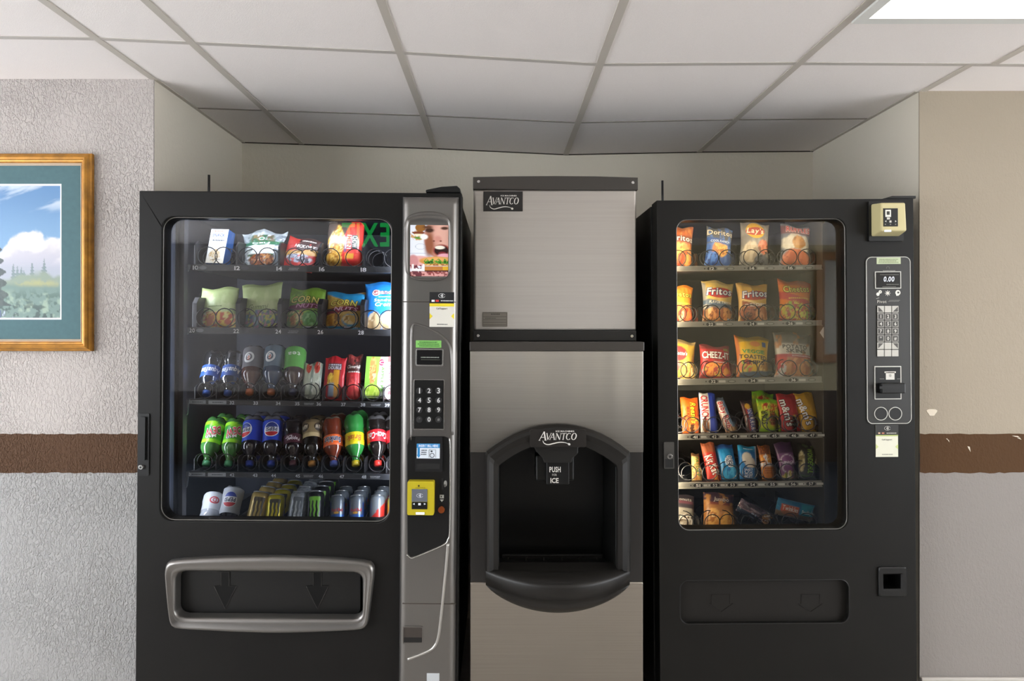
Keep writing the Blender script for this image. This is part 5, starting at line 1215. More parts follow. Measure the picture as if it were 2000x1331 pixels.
# third shelf: bottles lying neck-down, then narrow packets
ZB3, ZB4 = 777, 918
DYB = .10
def water(px, tx, label, bk):
    r = bottle(label, (px, 773), (tx, 690), Yp, DYB, '#2a55a6', '#9fb0c0', '#aab4bd', '#27509a', (.36, .62), .9, [('t', 'Aquafina', 0, .0, 2.2, .42, '#e6eefa', {'rot': 180, 'shear': .2})], 'bottles on the third shelf', .95, True, 'water_bottle')
    return r
water(402, 421, 'clear water bottle with blue label, leftmost on the third shelf', 0)
water(444, 459, 'clear water bottle with blue label, second on the third shelf', 0)
def sport(px, tx, label, cap, liq, lab, ty=681):
    return bottle(label, (px, 771), (tx, ty), Yp, DYB, cap, liq, '#77777a', lab, (.50, .93), .97, [('e', -.35, -.05, .5, .26, '#d8d8d6'), ('e', -.35, -.05, .32, .165, lab, {'lift': .0016}), ('e', -.35, -.08, .14, .10, '#c96a4a', {'lift': .002}), ('t', 'G', -.35, -.03, .3, .2, '#e8e8e8', {'rot': 180, 'lift': .0026})], 'bottles on the third shelf', 1.08, False, 'sports_drink_bottle')
sport(487, 499, 'dark amber sports drink bottle with grey label and orange cap', '#d2703a', '#4a2a22', '#6d6b70')
sport(529, 540, 'dark blue sports drink bottle with grey-blue label and orange cap', '#b8683c', '#22344c', '#5c6b78', 678)
bottle('amber drink bottle with bright green label on the third shelf', (571, 771), (578, 682), Yp, DYB, '#3a3c5a', '#3c2c28', '#5a5a58', '#5fa84a', (.5, .95), .97, [('t', 'tea', 0, .1, 1.2, .2, '#dcecd4', {'rot': 180})], 'bottles on the third shelf', 1.05, False, 'tea_bottle')
bag('stick_pack', 'clear two-stick snack pack with red tips on the third shelf', 'packet', (605, 779, 612, 708, 37), Yp, [('bg', '#8a9488'), ('col', -.85, -.12, '#c3c8b4'), ('col', .12, .85, '#c0c5b2'), ('food', -.45, .86, .3, .16, ['#c9483c', '#d96a58', '#a8342c'], 4), ('food', .45, .86, .3, .16, ['#c9483c', '#d96a58', '#a8342c'], 4), ('band', .0, .12, '#8f958c'), ('mott', '#dfe3d6', 6, .68)], [('s', -.45, .1, .3, .03, '#555b52', {'lines': 1}), ('s', .45, .1, .3, .03, '#555b52', {'lines': 1})], m=CLR, T=.02, pinch=.02, seed=3)
bag('snack_stick_pack', 'red packet with yellow meat and cheese sticks on the third shelf', 'packet', (648, 781, 656, 696, 42), Yp, [('bg', '#b8242c'), ('rect', -.6, .62, .05, .82, '#8a2a30'), ('rect', -.05, .5, .08, .68, '#d99a28'), ('food', -.35, .46, .3, .14, ['#c9a02c', '#e6c24a', '#a8781c'], 5), ('rect', -.45, .05, .08, .38, '#8fa0b0'), ('rect', .1, .5, .06, .22, '#d8a05a'), ('rect', -.7, .62, .70, .84, '#55474c')],
    [('s', 0, .80, .6, .06, '#c9c3cc', {'lines': 1, 'seed': 2}), ('t', 'DOUBLE', 0, .73, .6, .07, '#dcd6da')], T=.025, pinch=.04, seed=4)
bag('pastry_pack', 'narrow red and brown pastry packet with script name on the third shelf', 'packet', (686, 780, 692, 692, 31), Yp, [('bg', '#b4272c'), ('band', .60, 1.1, '#4a2a26'), ('food', 0, .9, .9, .12, ['#7a2c30', '#a84a44', '#3c2422'], 5), ('food', 0, .25, .8, .25, ['#c23038', '#d84a48', '#a01f28'], 3)], [('t', 'Cloverhill', 0, .72, .8, .07, '#dcd2c8', {'shear': .3}), ('s', 0, .6, .8, .06, '#c9bdb2', {'lines': 1})], T=.035, pinch=.06, seed=5)
carton('pie_box', 'light green apple pie box on the third shelf', 'box', (731, 778, 737, 697, 43), Yp, [('bg', '#e4e8da'), ('diag', -1, .28, -.05, '#8cc24a'), ('food', -.35, .66, .3, .34, ['#c98a4a', '#dba868', '#a8682c', '#e6c08a'], 5), ('food', -.2, .17, .75, .17, ['#a8c83c', '#c3da5c', '#8ab02c', '#dce89a'], 3), ('band', 0, .06, '#2a3020')], '#6fa03a', .04, .03,
       [('t', 'APPLE PIE', .62, .45, .62, .13, '#5f9a3c', {'rot': -90}), ('e', .45, .86, .24, .08, '#b03a5a'), ('t', 'C', .45, .86, .2, .08, '#f4e8ec')], -4, '#dfe6d2')
carton('berry_pie_box', 'pink and white pie box cut off by the door edge on the third shelf', 'box', (765, 780, 769, 697, 30), Yp, [('bg', '#e9dcdc'), ('band', .86, 1.1, '#c25a5c'), ('band', 0, .08, '#d8a8a8')], '#b04a50', .04, .03, [('t', 'CHERRY PIE', -.25, .45, .7, .25, '#b8344a', {'rot': -90})], -4)

# fourth shelf: soda bottles neck-down, each with another behind it
G4 = 'soda bottles on the fourth shelf'
def soda(px, tx, ty, what, cap, liq, air, lab, labr, dec=None, fill=.84, labfn=None, capy=911, nm='soda_bottle'):
    r = bottle(what + ', front of its row on the fourth shelf', (px, capy), (tx, ty), Yp, DYB, cap, liq, air, lab, labr, fill, dec, G4, 1, False, nm, labfn)
    B = r.location; dup(r, (B.x, B.y + .085, B.z + .002), what + ', second of its row on the fourth shelf')
    return r
def dewlab(t, a): return '#8fd12c' if (t + .12 * math.sin(2 * a)) % 1 > .72 or t < .16 else ('#2f8a2c' if t > .45 else '#4fae2c')
DEW = [('t', 'Mtn', -.1, -.24, 1.0, .14, '#e0e4dc', {'rot': 200, 'outline': '#1c4a1c'}), ('t', 'DEW', 0, .02, 1.5, .34, '#c8353c', {'rot': 196, 'outline': '#e4e6df'})]
soda(402, 426, 818, 'leftmost bright green citrus soda bottle', '#5cb07c', '#3a6a34', '#2f6a2a', '#59b02e', (.42, .86), DEW, .95, dewlab)
soda(445, 464, 820, 'second bright green citrus soda bottle', '#5cb07c', '#3a6a34', '#2f6a2a', '#59b02e', (.42, .86), DEW, .95, dewlab)
def PEP(dx): return [('e', dx, .02, .78, .36, '#e6e8ee'), ('h', dx, .0, .68, .31, '#b8242c', 198, 144), ('h', dx, .04, .68, .31, '#16307e', 18, 144), ('t', 'PEPSI', dx, .03, 1.15, .17, '#14204a', {'rot': 180, 'lift': .0026})]
soda(487, 497, 815, 'cola bottle with blue label turned aside', '#3048a8', '#14141c', '#5c5e66', '#1c3fb4', (.45, .86), PEP(-.75), .88)
soda(529, 534, 815, 'cola bottle with blue label facing front', '#3048a8', '#14141c', '#5c5e66', '#1c3fb4', (.45, .86), PEP(0), .88)
soda(572, 574, 822, 'dark soda bottle with maroon label', '#5a3440', '#151015', '#33323a', '#4a1c2c', (.42, .62), [('t', 'Dr', -.4, .1, .7, .4, '#d8ccd0', {'rot': 180, 'shear': .2}), ('t', 'Pepper', .1, -.12, 1.3, .35, '#d8ccd0', {'rot': 180, 'shear': .2})], .9)
soda(609, 611, 822, 'root beer bottle with brown and tan label', '#b8803c', '#120f0d', '#2a2826', '#8a7a5c', (.56, .93), [('e', -.75, .08, .5, .25, '#3a2c1c'), ('t', 'A&W', -.75, .08, .75, .22, '#e6dcc4', {'rot': 180, 'lift': .0018}), ('e', .75, .08, .5, .25, '#3a2c1c'), ('t', 'A&W', .75, .08, .75, .22, '#e6dcc4', {'rot': 180, 'lift': .0018})], .97, lambda t, a: '#c9b488' if t < .26 else ('#6b5a40' if t > .8 else '#8a7654'))
soda(652, 650, 818, 'orange soda bottle with orange label', '#4a5aa0', '#6a2c1a', '#8a8070', '#e2622a', (.36, .58), [('t', 'Sunkist', 0, 0, 1.8, .5, '#1e2a5c', {'rot': 180, 'outline': '#f0e6da'})], .93)
soda(695, 691, 812, 'green lemon soda bottle with yellow label', '#c9b52c', '#2c7a36', '#4a9a56', '#dcc81e', (.36, .60), [('t', 'Brisk', 0, 0, 1.5, .45, '#c2642c', {'rot': 180, 'shear': .2})], .93)
soda(738, 734, 814, 'cola bottle with red label and red cap', '#d8342c', '#15110f', '#4c4a4a', '#c3222a', (.42, .66), [('t', 'Coca-Cola', .1, 0, 2.2, .5, '#f0e4e2', {'rot': 180, 'shear': .35})], .88)
soda(776, 770, 814, 'red cola bottle at the door edge', '#d8342c', '#15110f', '#4c4a4a', '#c3222a', (.42, .66), None, .88)

# bottom shelf: two bottles and rows of cans
bottle('diet soda bottle with white label and red emblem, left end of the bottom shelf', (402, 1040), (420, 966), Yp, .10, '#c9ccd0', '#a9adb4', '#c9ccd2', '#c3c7cc', (.5, .95), .95, [('e', .25, .0, .5, .2, '#b8444a'), ('e', .25, .0, .34, .13, '#c9ccd2', {'lift': .0016}), ('t', 'D', .25, 0, .4, .2, '#b8444a', {'rot': 180, 'lift': .002})], 'bottles on the bottom shelf', .98)
bottle('diet cola bottle with silver label and round emblem on the bottom shelf', (441, 1034), (459, 953), Yp, .09, '#c9ccd0', '#1c1c22', '#8a8d94', '#b4b8c0', (.32, .92), .93, [('e', -.1, .0, .72, .31, '#e4e6ea'), ('h', -.1, -.02, .66, .27, '#b8343c', 200, 140), ('h', -.1, .03, .66, .27, '#2a3f96', 20, 140), ('t', 'PEPSI', -.1, .0, 1.1, .15, '#14204a', {'rot': 180, 'lift': .0026})], 'bottles on the bottom shelf', .98)
def row(n, what, bx, by, tx, ty, colfn, claw=None, dec=None, R=.031, H=None):
    r = can('front ' + what + ' on the bottom shelf', (bx, by), (tx, ty), Yp - .01, .055, colfn, claw, dec, 'cans on the bottom shelf', R, H=H)
    for i in range(1, n + 1):
        B = r.location; dup(r, (B.x, B.y + i * (2 * R + .004) * 1.12, B.z + .001), ('second ', 'third ', 'fourth ')[i - 1] + what + ' in its row on the bottom shelf')
two = lambda a, b, f: (lambda t, an: a if f(t, an) else b)
row(3, 'gold energy drink can', 494, 1038, 511, 962, lambda t, a: '#b39a58', '#4a3c20')
row(3, 'bright yellow energy drink can', 533, 1038, 540, 968, lambda t, a: '#c9b81e', '#3c3610')
row(3, 'silver white energy drink can', 575, 1038, 587, 962, lambda t, a: '#aab0b6' if math.sin(9 * a + 23 * t) * math.sin(31 * t) > -.2 else '#8f969d', '#5a6066')
row(3, 'black green-marked energy can', 613, 1038, 617, 961, lambda t, a: '#17181a', '#6fb52c')
def rb(t, a): return '#2a5aa8' if t < .45 else ('#1f3a78' if math.cos(a) < .55 and t < .8 else '#6d757e')
row(2, 'left slim blue energy can', 658, 1040, 660, 969, rb, None, [('t', 'Red Bull', 0, .57, 1.5, .08, '#c2343c', {'shear': .1}), ('e', -.1, .49, .34, .03, '#d29a34')], .0262)
row(2, 'right slim blue energy can', 695, 1040, 697, 969, rb, None, [('t', 'Red Bull', 0, .57, 1.5, .08, '#c2343c', {'shear': .1}), ('e', -.1, .49, .34, .03, '#d29a34')], .0262)
row(2, 'slim red energy can', 735, 1040, 738, 969, lambda t, a: '#c9322c' if t < .55 + .25 * math.sin(a) else '#7f868c', None, None, .0262)
row(1, 'slim yellow can at door edge', 770, 1040, 771, 972, lambda t, a: '#b9b02a', None, None, .0262)

# ================================================================== GOODS IN THE RIGHT MACHINE
Yq = YRT + .045
def R_(name, label, spec, layers, dec=None, **kw): return bag(name, label, 'packet', spec, Yq, layers, dec, **kw)
R_('chip_bag', 'orange chip bag cut off at left end of top shelf in the right machine', (1328, 518, 1332, 438, 52), [('bg', '#b8622c'), ('mott', '#d08a44', 4, .5), ('food', .2, .25, .8, .28, ['#c97a34', '#e09a4c', '#a8522c', '#8a3a24'], 3), ('band', .56, .74, '#8a4a34')], [('t', 'Doritos', -.1, .66, 1.0, .13, '#e6dccb', {'outline': '#5a2c20'})], T=.045, seed=2)
R_('chip_bag', 'blue chip bag with orange chips on the top shelf of the right machine', (1405, 517, 1409, 441, 52), [('bg', '#3f5f9a'), ('band', .55, 1.1, '#5c5c5a'), ('mott', '#5a78ae', 4, .55), ('food', 0, .40, .62, .2, ['#c98a34', '#dba84c', '#a8682c'], 4), ('food', -.5, .15, .6, .16, ['#2c4f94', '#4a78c0', '#233f7a'], 3), ('band', .54, .66, '#2f5390', .05)], [('t', 'Doritos', 0, .83, .94, .13, '#d8cfb8', {'outline': '#3a3428'}), ('t', 'COOL RANCH', 0, .6, .7, .055, '#c9d6ea')], T=.045, seed=3)
R_('chip_bag', 'grey chip bag with round yellow logo on the top shelf of the right machine', (1477, 516, 1478, 431, 58), [('bg', '#77736a'), ('mott', '#8a867c', 4, .5), ('food', -.4, .28, .5, .24, ['#a8987c', '#b9ab90', '#8f806a'], 2), ('food', .55, .42, .42, .16, ['#b8603c', '#c97a54', '#7a4a34'], 4), ('food', .45, .12, .55, .12, ['#3a3c40', '#5a5c5e', '#2a2c30'], 4)], [('e', -.05, .78, .62, .19, '#d0a42c'), ('e', -.05, .76, .64, .10, '#b04a34', {'lift': .0014, 'rot': 8}), ('t', "Lay's", -.05, .77, .55, .12, '#eee0c4', {'lift': .002, 'shear': .2})], T=.045, seed=4)
R_('chip_bag', 'white and orange ridged chip bag with red lettering on the top shelf', (1557, 517, 1558, 437, 60), [('bg', '#6a7078'), ('food', 0, .52, .95, .24, ['#b9b4a4', '#c9c4b4', '#a8a294'], 2), ('food', .1, .55, .5, .15, ['#a8783c', '#b98a4c', '#96682f'], 3), ('food', 0, .16, .95, .22, ['#b05a34', '#c26c44', '#9a4a2c'], 3), ('band', .76, .95, '#6f4a4c')], [('t', 'RUFFLES', .1, .87, .76, .13, '#c2403c', {'outline': '#cfcac0', 'shear': .15})], T=.045, seed=5)
R_('cheese_puff_bag', 'orange cheese puff bag cut off by the window edge on the second shelf', (1330, 628, 1331, 554, 52), [('bg', '#e0862a'), ('band', 0, .4, '#c9502c'), ('food', .2, .24, .8, .22, ['#d2502c', '#e67a3c', '#b83c24', '#e8b48a'], 3), ('band', .44, .50, '#e8a83c')], [('t', 'Cheetos', -.15, .72, .95, .14, '#ecd24a', {'outline': '#20180c', 'arc': -.1})], T=.045, seed=6)
FRI = [('food', -.4, .15, .7, .18, ['#a8602c', '#c98444', '#7a3f1c', '#d8a468'], 4), ('food', .5, .18, .55, .18, ['#b8682c', '#d0904c', '#8a4a20'], 4)]
R_('corn_chip_bag', 'yellow and slate blue corn chip bag on the second shelf', (1404, 628, 1405, 546, 61), [('bg', '#5c6266'), ('band', .48, 1.1, '#d8b45c', .06), ('col', -1.1, -.8, '#8a8478'), ('band', .86, 1.1, '#dfc070', .1), ('band', .36, .46, '#46586a', .04)] + FRI, [('e', .1, .69, .82, .13, '#b8342c', {'rot': 6}), ('t', 'Fritos', .05, .72, .8, .17, '#f0ece4', {'outline': '#2c3a6a', 'shear': .2, 'rot': 4}), ('t', 'FLAVOR TWISTS', .1, .45, .7, .06, '#e0dccb', {'shear': .2}), ('r', .62, .86, .04, .12, '#b9bec6')], T=.05, flare=.12, seed=7)
R_('corn_chip_bag', 'yellow and brown corn chip bag with red ribbon on the second shelf', (1476, 628, 1472, 551, 61), [('bg', '#8a4a28'), ('band', .48, 1.1, '#d8a84a', .10), ('band', .44, .50, '#e6c880', .10), ('col', -1.1, -.84, '#c9a058'), ('food', -.3, .2, .7, .22, ['#7a3a1c', '#a85c30', '#5c2a14', '#c2804c'], 4), ('food', .6, .2, .5, .2, ['#b86a34', '#d8935a', '#8a4420'], 4)], [('e', .1, .66, .84, .12, '#b03a24', {'rot': 10}), ('t', 'Fritos', .1, .71, .82, .17, '#efeae2', {'outline': '#2c3a6a', 'shear': .2, 'rot': 8}), ('t', 'CHILI CHEESE', .15, .42, .78, .07, '#ece0cc', {'rot': 6})], T=.05, flare=.06, seed=8)
R_('cheese_puff_bag', 'orange and red hot cheese puff bag at right end of the second shelf', (1557, 627, 1557, 545, 64), [('bg', '#df7a24'), ('band', .42, .60, '#c2402c', .10), ('band', .86, 1.1, '#cf6224'), ('food', -.1, .22, 1.0, .24, ['#d8c43c', '#c9602c', '#e6dc5a', '#b8402a', '#a8b838'], 4), ('band', 0, .06, '#a8281f')], [('t', 'Cheetos', 0, .76, .78, .15, '#ecd65a', {'outline': '#20180c', 'arc': -.12, 'rot': 8}), ('s', .05, .54, .7, .06, '#e8b84a', {'lines': 1, 'rot': 6})], T=.05, flare=.12, seed=9)
R_('snack_bag', 'tan and red snack bag cut off by the window edge on the third shelf', (1332, 738, 1334, 662, 56), [('bg', '#c9a23c'), ('mott', '#d8b454', 4, .55), ('ell', -.35, .62, .7, .2, '#8a3436'), ('food', .3, .2, .6, .2, ['#c9923c', '#dbb468', '#a8702c', '#e8cf94'], 4), ('food', -.5, .3, .4, .14, ['#c96a6a', '#b0443c'], 3), ('band', .88, 1.1, '#a48a58')], [('t', "Gardetto's", -.3, .62, .62, .09, '#f0e6da', {'shear': .2})], T=.045, seed=10)
R_('cracker_bag', 'red cheese cracker bag on the third shelf', (1401, 737, 1398, 672, 62), [('bg', '#a8282a'), ('mott', '#b83a34', 4, .55), ('food', 0, .22, .8, .22, ['#c9602c', '#e0943c', '#a8342c', '#d8b04a'], 3), ('band', .86, 1.1, '#7a2a2a'), ('band', 0, .06, '#8a1c20')], [('t', 'CHEEZ-IT', 0, .66, .84, .2, '#f0e8de', {'outline': '#5c1418'}), ('s', .2, .45, .5, .05, '#ecd8c8', {'lines': 1}), ('r', .5, .82, .82, .9, '#8a7a3c')], T=.045, seed=11, flare=-.08)
R_('veggie_chip_bag', 'yellow veggie chip bag with dark lettering on the third shelf', (1474, 736, 1472, 655, 66), [('bg', '#e2b41e'), ('mott', '#ecc63a', 3, .55), ('band', .88, 1.1, '#a08428', -.06), ('food', -.5, .26, .45, .15, ['#d86a2c', '#9ab83c', '#e6c24a', '#c24a2c'], 4), ('food', .62, .24, .36, .17, ['#d8a23c', '#e8c068', '#b9822c'], 5), ('band', 0, .14, '#37516e', -.05), ('diag', -1, 0, .8, '#b9682a')],
   [('t', 'VEGGIE', -.02, .60, .66, .085, '#3f9a4a'), ('t', 'TOASTED', -.02, .47, .8, .09, '#26221c'), ('t', 'CHIPS', -.02, .345, .62, .085, '#26221c'), ('r', .52, .76, .74, .86, '#5a6f96'), ('e', .1, .8, .3, .07, '#dc8a2c')], T=.05, seed=12, flare=.1)
R_('potato_skin_bag', 'white grey and red potato skin snack bag at right end of the third shelf', (1556, 738, 1551, 647, 76), [('bg', '#c98a54'), ('band', .46, 1.1, '#c9c4b8'), ('band', .74, 1.1, '#6f6a64'), ('mott', '#b07a4c', 4, .6), ('rect', -1.2, -.45, .26, .46, '#c23a30'), ('food', .1, .24, .72, .2, ['#c97a44', '#d8955c', '#b0602f', '#c25a3c'], 3), ('band', .43, .50, '#a82c30', .0), ('band', 0, .05, '#d8cfc4'), ('food', -.7, .16, .25, .14, ['#c23038', '#e4dcd2'], 3)], [('t', 'POTATO', .02, .66, .62, .08, '#26221e'), ('t', 'SKINS', .05, .57, .5, .075, '#26221e'), ('s', .3, .465, .6, .04, '#f0d8d0', {'lines': 1})], T=.05, seed=13, flare=-.02)

def bar_(name, label, spec, layers, dec=None, cat='candy bar', **kw):
    k = dict(T=.022, pinch=.03, nu=22, nv=36, crumple=.002, dy=.05); k.update(kw)
    return bag(name, label, cat, spec, Yq, layers, dec, **k)
bar_('candy_bar', 'orange peanut butter cup pack, leftmost on the fourth shelf', (1352, 846, 1347, 776, 35), [('bg', '#e0621c'), ('mott', '#ea7a34', 4, .6), ('food', .1, .1, .5, .14, ['#6a3a1c', '#c98a4a', '#4a2814'], 3)], [('t', "Reese's", .3, .55, .58, .3, '#e6d034', {'rot': -90, 'outline': '#4a2810', 'shear': .2}), ('s', -.3, .55, .9, .12, '#8a3c14', {'lines': 1, 'rot': -90})], seed=2)
bar_('candy_bar', 'blue and white crisp chocolate bar with red lettering on the fourth shelf', (1387, 845, 1382, 767, 32), [('bg', '#2a3f9a'), ('diag', -1, 0, -.1, '#d8d4cc'), ('food', -.4, .14, .45, .16, ['#7a4a2c', '#9a6a44', '#5a3420'], 4), ('mott', '#3c54b4', 5, .7)], [('t', 'CRUNCH', -.45, .62, .62, .38, '#b8262c', {'rot': -90})], seed=3)
bar_('candy_bar', 'slim white and red nougat bar leaning diagonally on the fourth shelf', (1430, 844, 1404, 776, 20), [('bg', '#d4cfc6'), ('col', .3, 1.1, '#7f9ab4'), ('food', 0, .08, .9, .1, ['#c9a27a', '#a87a50', '#dcc09a'], 4), ('band', .9, 1.1, '#55606c'), ('col', -1.1, -.7, '#8a6a5a')], [('t', 'Baby Ruth', -.1, .5, .74, .5, '#b8262c', {'rot': -90, 'outline': '#efe9e2'})], seed=4)
bar_('candy_bar', 'dark brown peanut nougat bar with white lettering on the fourth shelf', (1473, 845, 1458, 781, 22), [('bg', '#3a2420'), ('diag', -1, 0, -.35, '#4a2a24'), ('rect', -.55, .55, .02, .72, '#d8cfd2'), ('rect', -.6, -.3, .0, .8, '#8a2c30'), ('ell', -.05, .8, .5, .09, '#d8a83c'), ('band', .9, 1.1, '#2a1c1a')], [('t', 'SNICKERS', .12, .38, .64, .42, '#2c3f8a', {'rot': -90, 'shear': -.1})], seed=5)
def sourp(): return [('bg', '#b9c62c'), ('band', .86, 1.1, '#8ad02c'), ('food', .1, .74, .9, .13, ['#d8c83c', '#c9602c', '#e6dc5a', '#b8402a'], 3), ('mott', '#8aa62c', 4, .58), ('food', .35, .35, .5, .2, ['#a8602c', '#5a6a24', '#c98a3c'], 4), ('band', 0, .1, '#9ac834')]
bar_('candy_pouch', 'lime and yellow sour candy pouch on the fourth shelf', (1507, 843, 1500, 778, 42), sourp(), [('t', 'SOUR', -.5, .42, .42, .24, '#2f3a14', {'rot': 90}), ('t', 'BRITE', .25, .42, .42, .22, '#7a3a1c', {'rot': 90})], 'candy pouch', T=.03, seed=6)
o = bag('candy_pouch', 'lime sour candy pouch standing second, behind the front pouch', 'candy pouch', (1490, 838, 1492, 764, 44), Yq + .085, sourp(), seed=7, T=.03)
bar_('candy_pouch', 'red candy pouch with big white lettering on the fourth shelf', (1549, 845, 1537, 768, 38), [('bg', '#b32c2e'), ('mott', '#c9443c', 4, .6), ('food', .5, .3, .4, .14, ['#c9a23c', '#3c7a9a', '#b8322c', '#d8c04a'], 4), ('band', 0, .12, '#c2343a')], [('t', "m&m's", -.32, .5, .68, .34, '#f0ece6', {'rot': -82, 'outline': '#2a1814'})], 'candy pouch', T=.03, seed=8)
bar_('candy_pouch', 'yellow candy pouch with big white lettering at right end of the fourth shelf', (1589, 842, 1571, 766, 38), [('bg', '#d8a41e'), ('mott', '#e6b834', 4, .6), ('ell', .6, .1, .3, .08, '#c98a1c')], [('t', "m&m's", -.42, .5, .68, .32, '#f2eee8', {'rot': -80, 'outline': '#2a1a10'})], 'candy pouch', T=.03, seed=9)
# fifth shelf
bar_('candy_bar', 'small gold and white nut bar, leftmost on the fifth shelf', (1361, 938, 1359, 885, 16), [('bg', '#b98a4a'), ('col', -1.1, 0, '#d8b878'), ('food', -.3, .3, .7, .3, ['#b8743a', '#d8a868', '#96582a'], 4), ('band', .88, 1.1, '#6a4a30')], [('t', 'PAYDAY', .3, .5, .7, .4, '#3f7a34', {'rot': -90})], seed=11)
bar_('wafer_bar', 'long red wafer bar with white lettering on the fifth shelf', (1398, 940, 1383, 864, 27), [('bg', '#c9382c'), ('mott', '#dc5240', 4, .6), ('band', .74, 1.1, '#a85c3c'), ('food', .4, .08, .35, .08, ['#d8923c', '#e6b45a'], 3)], [('t', 'Kit Kat', -.05, .42, .5, .5, '#f0e4dc', {'rot': -76, 'outline': '#7a1c18'})], T=.026, seed=12)
bar_('cookie_pack', 'bright blue sandwich cookie pack on the fifth shelf', (1429, 940, 1416, 867, 36), [('bg', '#2387c4'), ('mott', '#3aa0da', 3, .55), ('band', .88, 1.1, '#2c5aa0'), ('ell', .1, .52, .45, .13, '#d8e2ea'), ('ell', .1, .52, .33, .09, '#33323a'), ('food', .1, .2, .75, .18, ['#2c94d0', '#4ab4e6', '#1c6fae'], 2)], [('t', 'OREO', .2, .52, .32, .3, '#f0f4f8', {'rot': -90, 'outline': '#1c3f7a'})], 'cookie pack', T=.04, seed=13)
bar_('treat_bar', 'blue and white crisp rice treat with heart shaped window on the fifth shelf', (1464, 938, 1461, 870, 36), [('bg', '#2478b8'), ('band', .84, 1.1, '#2a96c4'), ('ell', -.15, .62, .55, .18, '#d8cfc0'), ('ell', .15, .5, .6, .16, '#d3c9ba'), ('food', 0, .2, .8, .16, ['#1f5f9a', '#2c74b4'], 2), ('col', .82, 1.1, '#c9d2d8')], [('t', 'RICE', -.25, .2, .24, .2, '#dfe8f2', {'rot': 90}), ('t', 'TREATS', .2, .2, .26, .18, '#dfe8f2', {'rot': 90}), ('s', 0, .9, .6, .05, '#dff2f8', {'lines': 1})], 'treat bar', T=.03, seed=14)
bar_('cracker_pack', 'orange square cracker pack on the fifth shelf', (1504, 940, 1493, 869, 24), [('bg', '#d8862c'), ('band', .72, 1.1, '#7a4428'), ('food', 0, .6, .9, .12, ['#e6a84a', '#c9762c', '#e9e2da', '#8a86a8'], 3), ('band', .4, .5, '#d8d0cc'), ('mott', '#c2701c', 8, .62)], [('s', 0, .28, .7, .18, '#b5651c', {'lines': 3})], 'cracker pack', T=.026, seed=15)
bar_('trail_mix_pouch', 'long purple fruit and nut pouch on the fifth shelf', (1549, 944, 1530, 863, 34), [('bg', '#7a4a7c'), ('band', .72, 1.1, '#4a2c52'), ('ell', .0, .56, .8, .13, '#d8c8d6'), ('ell', .0, .56, .68, .11, '#7a4078'), ('ell', 0, .36, .8, .12, '#d8ccd8'), ('ell', 0, .36, .7, .10, '#80467c'), ('food', 0, .13, .95, .16, ['#a8982c', '#d8c47a', '#6a7a2c', '#e6dcc0', '#8a5a6a'], 5)], [('t', 'SNACK', .1, .5, .6, .05, '#ece2ea')], 'snack pouch', T=.028, seed=16)
bar_('nut_pouch', 'black and green pistachio pouch at right end of the fifth shelf', (1583, 936, 1581, 868, 42), [('bg', '#1c2216'), ('food', -.72, .5, .24, .3, ['#b9a878', '#d8cc9c', '#8a7a4c'], 5), ('food', .76, .5, .24, .3, ['#b9a878', '#d8cc9c', '#8a7a4c'], 5), ('ell', -.3, .97, .28, .06, '#4a6a2c'), ('ell', .45, .97, .28, .06, '#4a6a2c'), ('band', .06, .09, '#3c5a24')], [('t', 'WONDERFUL', .02, .52, .72, .22, '#8ab83c', {'rot': -90})], 'snack pouch', T=.03, seed=17)
# bottom shelf
bar_('donut_pack', 'clear pack of small white and brown donuts at left end of the bottom shelf', (1335, 1036, 1336, 965, 46), [('bg', '#8f887a'), ('band', .62, 1.1, '#3a3438'), ('band', .74, .82, '#6a4048'), ('food', .3, .26, .6, .2, ['#c9c2b4', '#a89c8a', '#6a5a4a', '#e0dace'], 4), ('rect', -.3, .9, .30, .42, '#dcd6ca')], [('t', 'Donuts', 0, .86, .7, .08, '#a8a29c'), ('e', .1, .36, .1, .03, '#6a5a48'), ('e', .4, .36, .1, .03, '#6a5a48'), ('e', .7, .36, .1, .03, '#6a5a48')], 'pastry pack', T=.045, seed=18)
bar_('honey_bun_pack', 'large glazed honey bun in clear and red wrapper on the bottom shelf', (1408, 1036, 1407, 962, 60), [('bg', '#a8713a'), ('band', .72, 1.1, '#4a3440'), ('band', .66, .72, '#7a3a30'), ('mott', '#b98248', 4, .55), ('food', -.45, .3, .45, .26, ['#c98a3c', '#dba658', '#a8682c', '#e6c890'], 2), ('food', .45, .26, .46, .27, ['#cf8f3a', '#e0a850', '#b0702c'], 2), ('band', 0, .07, '#b03a34')], [('t', 'Jumbo', .1, .82, .5, .1, '#c9bdb0', {'shear': .2}), ('s', 0, .03, .6, .04, '#e6d8cc', {'lines': 1})], 'pastry pack', T=.05, seed=19)
bar_('pastry_roll', 'dark wrapped pastry roll lying slanted on the bottom shelf', (1446, 988, 1508, 1020, 27), [('bg', '#4a3c44'), ('mott', '#7a6068', 4, .5), ('diag', 1, 0, .25, '#2c3444'), ('food', 0, .86, .9, .16, ['#b0743c', '#d8a468', '#7a4a28', '#e6d4b8'], 5), ('mott', '#a88a90', 7, .72)], [('s', .3, .45, .5, .12, '#8a94a8', {'lines': 1, 'rot': 90})], 'pastry pack', T=.035, dy=.0, m=CLR, seed=20)
